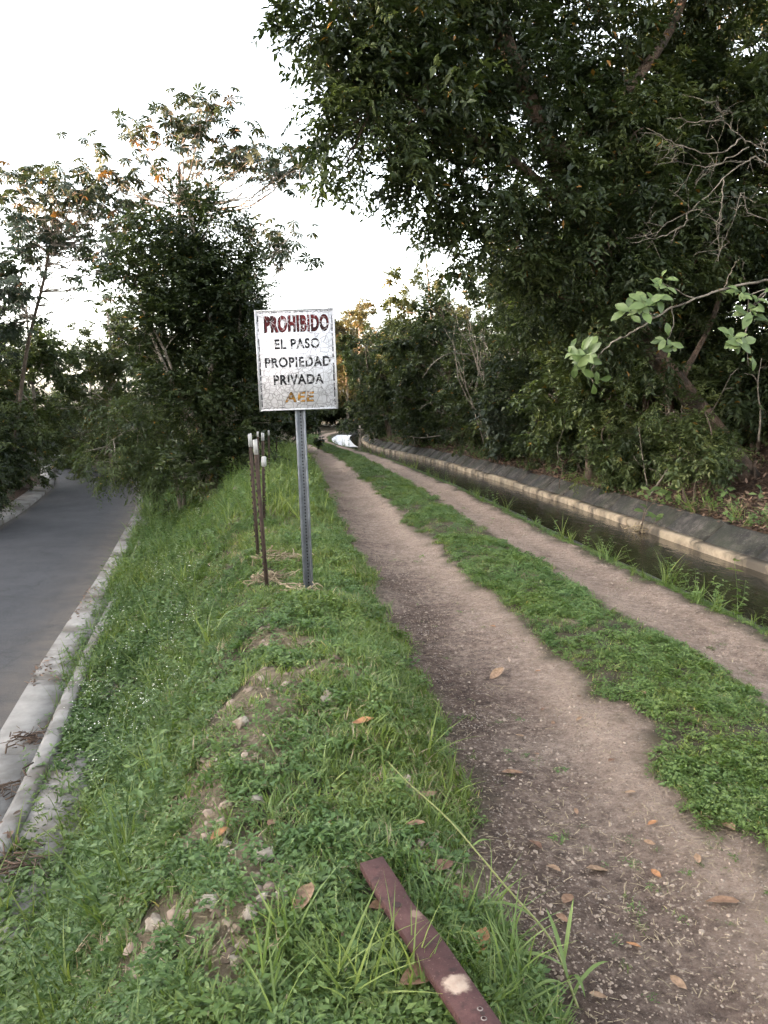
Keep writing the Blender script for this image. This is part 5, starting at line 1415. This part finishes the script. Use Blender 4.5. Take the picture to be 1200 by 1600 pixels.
tallp.append(finish(x, y, keep, lambda x, y: .55 + .008 * y, lambda x, y, n: np.where(rng.random(n) < .6, rng.integers(0, 3, n), rng.integers(3, 6, n)), .25))
pts = [onz(px, py, .05) for px, py in ((1180, 985), (1150, 965), (1120, 950), (1105, 945), (1085, 930), (1190, 990), (1060, 920), (1000, 895), (940, 868))]
pts = np.array([p + rng.normal(0, .06, 3) for p in pts for _ in range(4)])
tallp.append(finish(pts[:, 0], pts[:, 1], np.ones(len(pts), bool), lambda x, y: .85 + 0 * x, lambda x, y, n: rng.integers(0, 6, n), .25))
# coarse grass round the bar
pts = [onz(px, py, .1) for px, py in ((860, 1560), (840, 1520), (870, 1600), (800, 1500), (820, 1580), (560, 1540), (600, 1580), (530, 1590), (560, 1480), (640, 1590), (760, 1440), (790, 1420), (450, 1585), (845, 1470), (850, 1440), (60, 1590), (120, 1600), (690, 1290), (740, 1350), (770, 1390), (800, 1450), (720, 1480), (700, 1420), (760, 1530), (830, 1545), (600, 1500), (560, 1570), (500, 1550), (480, 1500), (640, 1260), (720, 1240), (700, 1180))]
pts = np.array([p + rng.normal(0, .05, 3) for p in pts for _ in range(3)])
tallp.append(finish(pts[:, 0], pts[:, 1], np.ones(len(pts), bool), lambda x, y: .5 + 0 * x, lambda x, y, n: rng.integers(0, 3, n), .25))
# growth swallowing the kerb in the middle distance
y = 11.5 * (32 / 11.5) ** rng.random(2600); x = Kf(y) + rng.uniform(-.35, .5, 2600)
keep = inview(x, y) & (rng.random(2600) < .35 + 1.8 * fbm(x * .5, y * .5, 66, 2) + .3 * sstep(13, 18, y)) & (x > Kf(y) - .25 - .5 * sstep(13, 19, y))
P, ro, s, ti = finish(x, y, keep, lambda x, y: .85 + .016 * y, lambda x, y, n: rng.integers(0, 6, n), .25)
P[:, 2] = np.maximum(P[:, 2], ZR + .02)
tallp.append((P, ro, s, ti))
y = 9 * (40 / 9) ** rng.random(480); x = Cf(y) + CANAL + SLAB + .03 + rng.random(480) ** 2 * .5
keep = (x / y < .56) & (rng.random(480) < .55 + 1.6 * fbm(x * .9, y * .9, 166, 2))
P, ro, s, ti = finish(x, y, keep, lambda x, y: .62 + .012 * y, lambda x, y, n: np.where(rng.random(n) < .8, rng.integers(3, 6, n), rng.integers(0, 3, n)), .45)
tallp.append((P, ro, s, ti))
# beyond the sign, long grass below the trees
x, y, u = sample(2600, 8, 30, .45, .97, bank_x)
keep = inview(x, y) & (rng.random(len(x)) < sstep(9, 14, y) * .75)
tallp.append(finish(x, y, keep, lambda x, y: .8 + .012 * y, lambda x, y, n: np.where(rng.random(n) < .6, rng.integers(0, 3, n), rng.integers(3, 6, n)), .25))
cat_ = [np.concatenate(c) for c in zip(*tallp)]
scatter('tall_weeds', 'taller grass blades and leafy weeds along bank foot and canal edge', 'weeds', TT, *cat_, [M['grass'], M['weed']])
# white flowered weeds low on the bank
x, y, u = sample(420, 5.5, 22, .02, .42, bank_x)
keep = inview(x, y) & (fbm(x * .7, y * .7, 35, 2) > -.12)
P, ro, s, _ = finish(x, y, keep, lambda x, y: 1.1 + .01 * y, lambda x, y, n: rng.integers(0, 2, n), .2)
tid = rng.integers(0, 2, len(P)) * 2
scatter('flowering_weeds', 'weeds with tiny white flowers on the road side of the bank', 'weeds', [fl[0][0], fl[0][1], fl[1][0], fl[1][1]], np.concatenate([P, P]), np.concatenate([ro, ro]), np.concatenate([s, s]), np.concatenate([tid, tid + 1]), [M['grass'], M['weed'], M['flower']])

# --- dry straw, chips and pebbles
def chip(r, flat):
    n = 6; a = np.linspace(0, 6.283, n + 1)[:-1]
    rr = r * rng.uniform(.6, 1.2, n)
    v = np.vstack([np.stack([np.cos(a) * rr, np.sin(a) * rr, np.zeros(n)], -1), np.stack([np.cos(a) * rr * .6, np.sin(a) * rr * .6, np.full(n, r * flat) * rng.uniform(.7, 1.2, n)], -1)])
    return v, [np.array([(i, (i + 1) % n, n + (i + 1) % n, n + i) for i in range(n)]), (np.arange(n) + n)[None]], np.full(2 * n, rng.uniform(0, .8) if rng.random() > .05 else .95), 0
PT = [chip(.010, .7) for _ in range(7)] + [chip(.018, .6) for _ in range(4)] + [chip(.032, .7) for _ in range(5)]
x, y, u = sample(46000, 1.7, 22, -.03, .93, track_x)
k1 = inview(x, y) & (rng.random(len(x)) < np.clip(dirtiness(x, y) * (.35 + 1.5 * (fbm(x * 1.3, y * 1.3, 29, 3) + .15)), .03, 1))
a1 = finish(x, y, k1, lambda x, y: .42 + .035 * y, lambda x, y, n: np.where(rng.random(n) < .93, rng.integers(0, 7, n), rng.integers(7, 11, n)), .3, -.002, clear=False)
x, y, u = sample(9000, 1.55, 14, .25, .98, bank_x)
k2 = inview(x, y) & (rng.random(len(x)) < .6 * rubble(x, y))
a2 = finish(x, y, k2, lambda x, y: .6 + .03 * y, lambda x, y, n: np.where(rng.random(n) < .86, rng.integers(0, 11, n), rng.integers(11, 16, n)), .4, -.002)
scatter('pebbles', 'small pale pebbles and grit scattered over ruts and bare bank', 'gravel', PT, *[np.concatenate(c) for c in zip(a1, a2)], [M['pebble']])

def straws(n, l, spread):
    V, Q, A, k = [], [], [], 0
    for i in range(n):
        p = rng.normal(0, spread, 3) * (1, 1, .12); a = rng.uniform(0, 6.283)
        d = np.array((math.cos(a), math.sin(a), rng.normal(0, .15))) * l * rng.uniform(.4, 1.2); s = np.array((-d[1], d[0], 0)) / np.linalg.norm(d) * .0013
        V += [p - s, p + s, p + d + s, p + d - s]; Q.append((k, k + 1, k + 2, k + 3)); A += [rng.random()] * 4; k += 4
    V = np.array(V); V[:, 2] = np.abs(V[:, 2]) + .003
    return V, [np.array(Q)], np.array(A), 0
ST = [straws(8, .028, .05), straws(10, .04, .06), straws(6, .022, .05)]
x, y, u = sample(3000, 1.5, 24, -.08, .95, track_x)
k1 = inview(x, y) & (rng.random(len(x)) < .15 + 1.6 * (fbm(x * 1.1, y * 1.1, 87, 3) + .08) + .5 * (np.abs(u - FR[0]) < .05) + .4 * (np.abs(u) < .05))
a1 = finish(x, y, k1, lambda x, y: .8 + .03 * y, lambda x, y, n: rng.integers(0, 3, n), .06, .002, clear=False)
x, y, u = sample(3000, 1.6, 12, .3, 1.0, bank_x)
k2 = inview(x, y) & (rng.random(len(x)) < .35)
a2 = finish(x, y, k2, lambda x, y: .6 + .03 * y, lambda x, y, n: rng.integers(0, 3, n), .2, .012)
scatter('dry_straw', 'bits of dry straw and twig strewn over the ruts', 'straw', ST, *[np.concatenate(c) for c in zip(a1, a2)], [M['straw']])

# heaps of pale dry grass at the feet of sign and post
def heap(label, c, r, n, h):
    mb = MB()
    for _ in range(n):
        p = np.array(c) + np.array((rng.normal(0, r), rng.normal(0, r * .7), 0)); p[2] = gz(p[0], p[1]) + rng.uniform(.01, h)
        d = unit(np.array((rng.normal(0, 1), rng.normal(0, .6), rng.normal(0, .25)))) * rng.uniform(.08, .24)
        tube(mb, catmull([p - d / 2, p + rng.normal(0, .02, 3), p + d / 2], 5), rng.uniform(.002, .006), 4, rnd=rng.random())
    o = mb.build('dry_grass_heap', M['straw']); tag(o, label, 'dry grass', kind='stuff')
b_ = at(478, 940, 6.05); heap('heap of pale dry stalks round the foot of the sign post', b_, .07, 70, .07)
b_ = at(418, 905, 6.6); heap('heap of dry stalks behind the foot of the nearest fence post', b_, .09, 60, .07)
b_ = at(440, 868, 7.4); heap('orange-brown dry frond lying between fence post and sign post', b_, .12, 70, .08)
b_ = onz(60, 1130, ZR + .05); 
for px, py, lab in ((45, 1150, 'dark leaf litter heap caught in the gutter'), (10, 1235, 'dry leaf litter lying on the gutter near the left picture edge'), (20, 1370, 'litter of dry stalks at the kerb end by the left picture edge')):
    b_ = onz(px, py, ZR + .05); mb = MB()
    for _ in range(60):
        p = b_ + rng.normal(0, 1, 3) * (.10, .10, 0); p[2] = ZR + .03 + rng.uniform(0, .03) + (.12 if p[0] > Kf(p[1]) - .2 else 0)
        tube(mb, [p, p + rng.normal(0, .07, 3) * (1, 1, .15)], rng.uniform(.002, .008), 4, rnd=rng.random() * .5)
    o = mb.build('litter_heap', M['litter']); tag(o, lab, 'litter', kind='stuff')

# leaf litter on the forest bank and along the road foot
LT = []
for s in range(5):
    V, q = big_leaf_mesh('l', .11, .05, rng.uniform(-.3, .3), False)
    LT.append((V, [q], np.full(len(V), rng.random()), 0))
n = 16000
y = 8 * (45 / 8) ** rng.random(n); d = rng.random(n) ** 1.3 * 4.5
x = Cf(y) + CANAL + SLAB - .12 * (rng.random(n) < .12) + d
z = np.where(d < .02, .12, ground_z(x, y)) + .012
z = np.where(x < Cf(y) + CANAL + SLAB, .115, z)
rot = np.stack([rng.normal(0, .35, n), rng.normal(0, .35, n), rng.uniform(0, 6.28, n)], -1)
kp = inview(x, y, .1)
n2 = 1300
y2 = 4 * (32 / 4) ** rng.random(n2); x2 = Kf(y2) - GUT + rng.random(n2) ** 2 * .62
kp2 = inview(x2, y2) & (fbm(x2 * 1.2, y2 * .8, 19, 3) > .06)
z2 = np.where(x2 > Kf(y2) - .2, ZR + .14, ZR + .035)
rot2 = np.stack([rng.normal(0, .2, n2), rng.normal(0, .2, n2), rng.uniform(0, 6.28, n2)], -1)
scatter('leaf_litter', 'brown leaf litter under the forest trees and along the kerb', 'leaf litter', LT,
        np.concatenate([np.stack([x, y, z], -1)[kp], np.stack([x2, y2, z2], -1)[kp2]]), np.concatenate([rot[kp], rot2[kp2]]),
        np.concatenate([rng.uniform(.35, .8, kp.sum()) * (1 + .015 * y[kp]), rng.uniform(.3, .7, kp2.sum())]), rng.integers(0, 5, kp.sum() + kp2.sum()), [M['litter']])

# ------------------------------------------------------------------ fallen leaves, one object each
DL = []
for s in range(6):
    V, q = big_leaf_mesh('dry_leaf', 1.0, rng.uniform(.45, .62), 0.0, False)
    V = V.copy(); V[:, 1] -= .5
    cu = rng.uniform(.15, .5); V[:, 2] = np.abs(V[:, 0]) ** 1.5 * cu * 2 + (V[:, 1] ** 2) * rng.uniform(-.1, .5) + rng.normal(0, .012, len(V)) + .02
    for t in (.15, .45, .7, 1.0):
        DL.append((t, np_mesh('dry_leaf', V, q, [M['dryleaf']], {'rnd': np.full(len(V), t)}, True)))
def dry_leaf(px, py, ln, label, group=None, z=None, t=None, bank=False):
    p = onz(px, py, 0.0)
    for _ in range(6): p = onz(px, py, gz(p[0], p[1]) + .004)
    k = [m for tt, m in DL if t is None or abs(tt - t) < .05]
    o = link('dry_leaf', k[rng.integers(len(k))])
    o.location = (p[0], p[1], p[2] + (.035 if bank else .006)); o.scale = (ln,) * 3
    o.rotation_euler = (rng.normal(0, .15), rng.normal(0, .15), rng.uniform(0, 6.28))
    tag(o, label, 'leaf', group)
for px, py, ln, lab, t in ((932, 1362, .095, 'rounded tan leaf lying flat in the left rut, largest there', .7), (886, 1408, .08, 'tan leaf at the grass edge below the rounded tan leaf', .45), (878, 1438, .05, 'smallest tan leaf under the grass-edge pair', .45), (836, 1322, .07, 'reddish leaf in the left rut beside the grass lip', .15),
                           (865, 1360, .06, 'upturned yellow-brown leaf beside the tall grass clump', .7), (1138, 1294, .075, 'pale orange leaf on the right side of the left rut', .7), (1020, 1288, .05, 'small curled orange leaf in mid rut', 1.0), (1130, 1412, .11, 'long pointed brown leaf on the bare rut at lower right', .45),
                           (1128, 1200, .11, 'long reddish leaf at the lower end of the middle grass strip', .45), (776, 1055, .13, 'large tan leaf lying in the left rut beyond the bank', .7), (1025, 1368, .055, 'curled orange leaf left of the long pointed leaf', 1.0), (1003, 1086, .10, 'brown leaf on the middle grass strip', .45),
                           (800, 1210, .10, 'flat stony-grey leaf half buried in the left rut', .45), (1062, 1200, .05, 'red scrap of leaf at the foot of the middle strip', .15)):
    dry_leaf(px, py, ln, lab, t=t)
for px, py, ln, lab, t in ((342, 1318, .075, 'bright orange leaf on the green bank beside white stones', 1.0), (568, 1140, .10, 'orange leaf lying on the bank grass left of the rut', 1.0), (475, 1422, .13, 'large tan leaf on the bare patch left of the bar', .7), (520, 1300, .06, 'small orange leaf on the bank above the bar tip', 1.0), (650, 1302, .07, 'brown leaf in the grass above the bar', .45),
                           (660, 1262, .13, 'broad brown leaf under the long grass stalk', .45), (750, 1492, .11, 'orange-brown leaf tucked in grass right of the bar', 1.0), (690, 1370, .11, 'dull brown leaf right of the bar tip', .15), (720, 1410, .10, 'dull brown leaf right of the bar notch', .15), (600, 1432, .10, 'brown leaf tucked under the left side of the bar', .45),
                           (655, 1548, .12, 'orange leaf in shade left of the lower bar', .45), (425, 1300, .06, 'tan scrap on the middle of the bank', .45), (235, 1200, .07, 'reddish scrap on the leafy lower bank', .15), (195, 1420, .07, 'brown leaf among the white stones of the lower bank', .45), (545, 1475, .07, 'pale brown scrap left of the bar', .7)):
    dry_leaf(px, py, ln, lab, t=t, bank=True)
for px, py, ln in ((812, 1152, .05), (864, 1132, .045), (905, 1125, .05), (848, 1110, .05), (905, 1090, .04), (838, 1180, .04), (770, 980, .05), (955, 1190, .05), (985, 1240, .05), (1015, 1320, .05), (900, 1270, .04), (1090, 1345, .05), (840, 1050, .04), (990, 1480, .05), (1060, 1540, .06), (935, 1560, .05)):
    dry_leaf(px, py, ln, 'small orange-brown leaf scrap on the bare left rut', 'small leaf scraps in the left rut')

# ------------------------------------------------------------------ stones on the bank, one object each
STN = []
for s in range(5):
    bm = bmesh.new(); bmesh.ops.create_icosphere(bm, subdivisions=2, radius=1)
    ph = rng.uniform(0, 90)
    for v in bm.verts:
        k = 1 + .9 * (vnoise(v.co.x * 1.9 + ph, v.co.y * 1.9 + v.co.z * 1.7, 9) - .5) + .3 * (vnoise(v.co.x * 5 + ph, v.co.y * 5 + v.co.z * 4, 19) - .5)
        v.co = v.co * k; v.co.z *= .62
    me = bpy.data.meshes.new('stone'); bm.to_mesh(me); bm.free(); me.materials.append(M['stone']); STN.append(me)
def stone(px, py, r, label, group=None):
    p = onz(px, py, 0.0)
    for _ in range(6): p = onz(px, py, gz(p[0], p[1]) + r * .3)
    o = link('stone', STN[rng.integers(5)]); o.location = (p[0], p[1], gz(p[0], p[1]) + r * .22); o.scale = (r, r * rng.uniform(.7, 1), r * rng.uniform(.8, 1.1))
    o.rotation_euler = (rng.normal(0, .2), rng.normal(0, .2), rng.uniform(0, 6.28))
    tag(o, label, 'stone', group)
for px, py, r, lab in ((240, 1443, .034, 'largest white stone low on the leafy bank'), (377, 1128, .04, 'round yellowish stone on the dry patch of bank'), (318, 1345, .03, 'white stone left of the bright orange leaf'), (350, 1320, .025, 'white stone just right of the bright orange leaf'), (330, 1408, .03, 'small white stone below the bright orange leaf'),
                       (413, 1335, .035, 'knobbly pale stone on the bank above the bare patch'), (168, 1302, .03, 'pale stone in the lower leafy bank'), (515, 1092, .05, 'flat grey stone near the crest of the bank'), (345, 1185, .03, 'white stone below the round yellowish one'), (390, 1425, .03, 'crumbly yellow-grey lump at the top of the bare patch'),
                       (380, 1475, .026, 'crumbly lump in the middle of the bare patch'), (365, 1555, .028, 'crumbly lump at the lower end of the bare patch'), (232, 1048, .04, 'pale stone where the bank drops to the road'), (400, 1250, .03, 'pale knob of stone midway down the bank'), (398, 815, .05, 'white stone behind the nearest fence post'), (412, 828, .035, 'smaller white stone behind the nearest fence post'),
                       (372, 765, .12, 'flat pale slab of rubble under the dense tree'), (440, 850, .04, 'pale stone between the posts')):
    stone(px, py, r, lab)
for px, py in ((355, 1440), (372, 1500), (405, 1460), (395, 1530), (350, 1580), (425, 1440), (380, 1590), (370, 1450), (410, 1400), (440, 1395)):
    stone(px, py, rng.uniform(.014, .026), 'small crumb of pale rubble on the bare patch left of the bar', 'rubble crumbs on the bare patch')

# ------------------------------------------------------------------ long grass stalk leaning over the bar
def stalk():
    base = onz(905, 1528, .06); base[2] = gz(base[0], base[1])
    root = empty('grass_stalk', base); tag(root, 'single long pale green grass stalk slanting above the bar', 'grass stalk')
    pts = [base, at(862, 1470, 2.13), at(790, 1385, 2.2), at(705, 1285, 2.28), at(640, 1225, 2.34), at(606, 1190, 2.38)]
    P = catmull(pts, 26) - base
    mb = MB(); tube(mb, P, np.linspace(.0042, .0015, 26), 5, rnd=.95); mb.build('stem', M['grass'], root, True)
    def blade(i, d, ln, w, sag):
        d = unit(np.array(d, float)); s = unit(np.cross(d, (0, 0, 1)))
        n = 8; V = []
        for k in range(n):
            t = k / (n - 1); c = P[i] + d * ln * t - np.array((0, 0, sag * ln * t * t)); ww = w * (math.sin(math.pi * min(1, t * .9 + .12)) ** .7) * .5
            V += [c - s * ww + (0, 0, ww * .4), c, c + s * ww + (0, 0, ww * .4)]
        q = [(3 * k + j, 3 * k + j + 1, 3 * k + j + 4, 3 * k + j + 3) for k in range(n - 1) for j in range(2)]
        me = np_mesh('blade', np.array(V), np.array(q), [M['grass']], {'rnd': np.full(len(V), rng.uniform(.5, .8))}, True); link('blade', me, root)
    blade(20, (-.9, .3, .5), .10, .013, .5); blade(13, (.5, .2, .4), .09, .010, .6); blade(7, (-.8, .4, .5), .26, .014, .7); blade(3, (-.9, .1, .6), .32, .016, .8)
    blade(3, (.3, .6, 1.2), .22, .012, .2); blade(2, (-.2, .6, 1.0), .25, .013, .3); blade(1, (.6, .3, .8), .2, .013, .5); blade(1, (-.6, -.3, .9), .26, .014, .6); blade(2, (.1, -.5, .8), .2, .013, .7)
stalk()
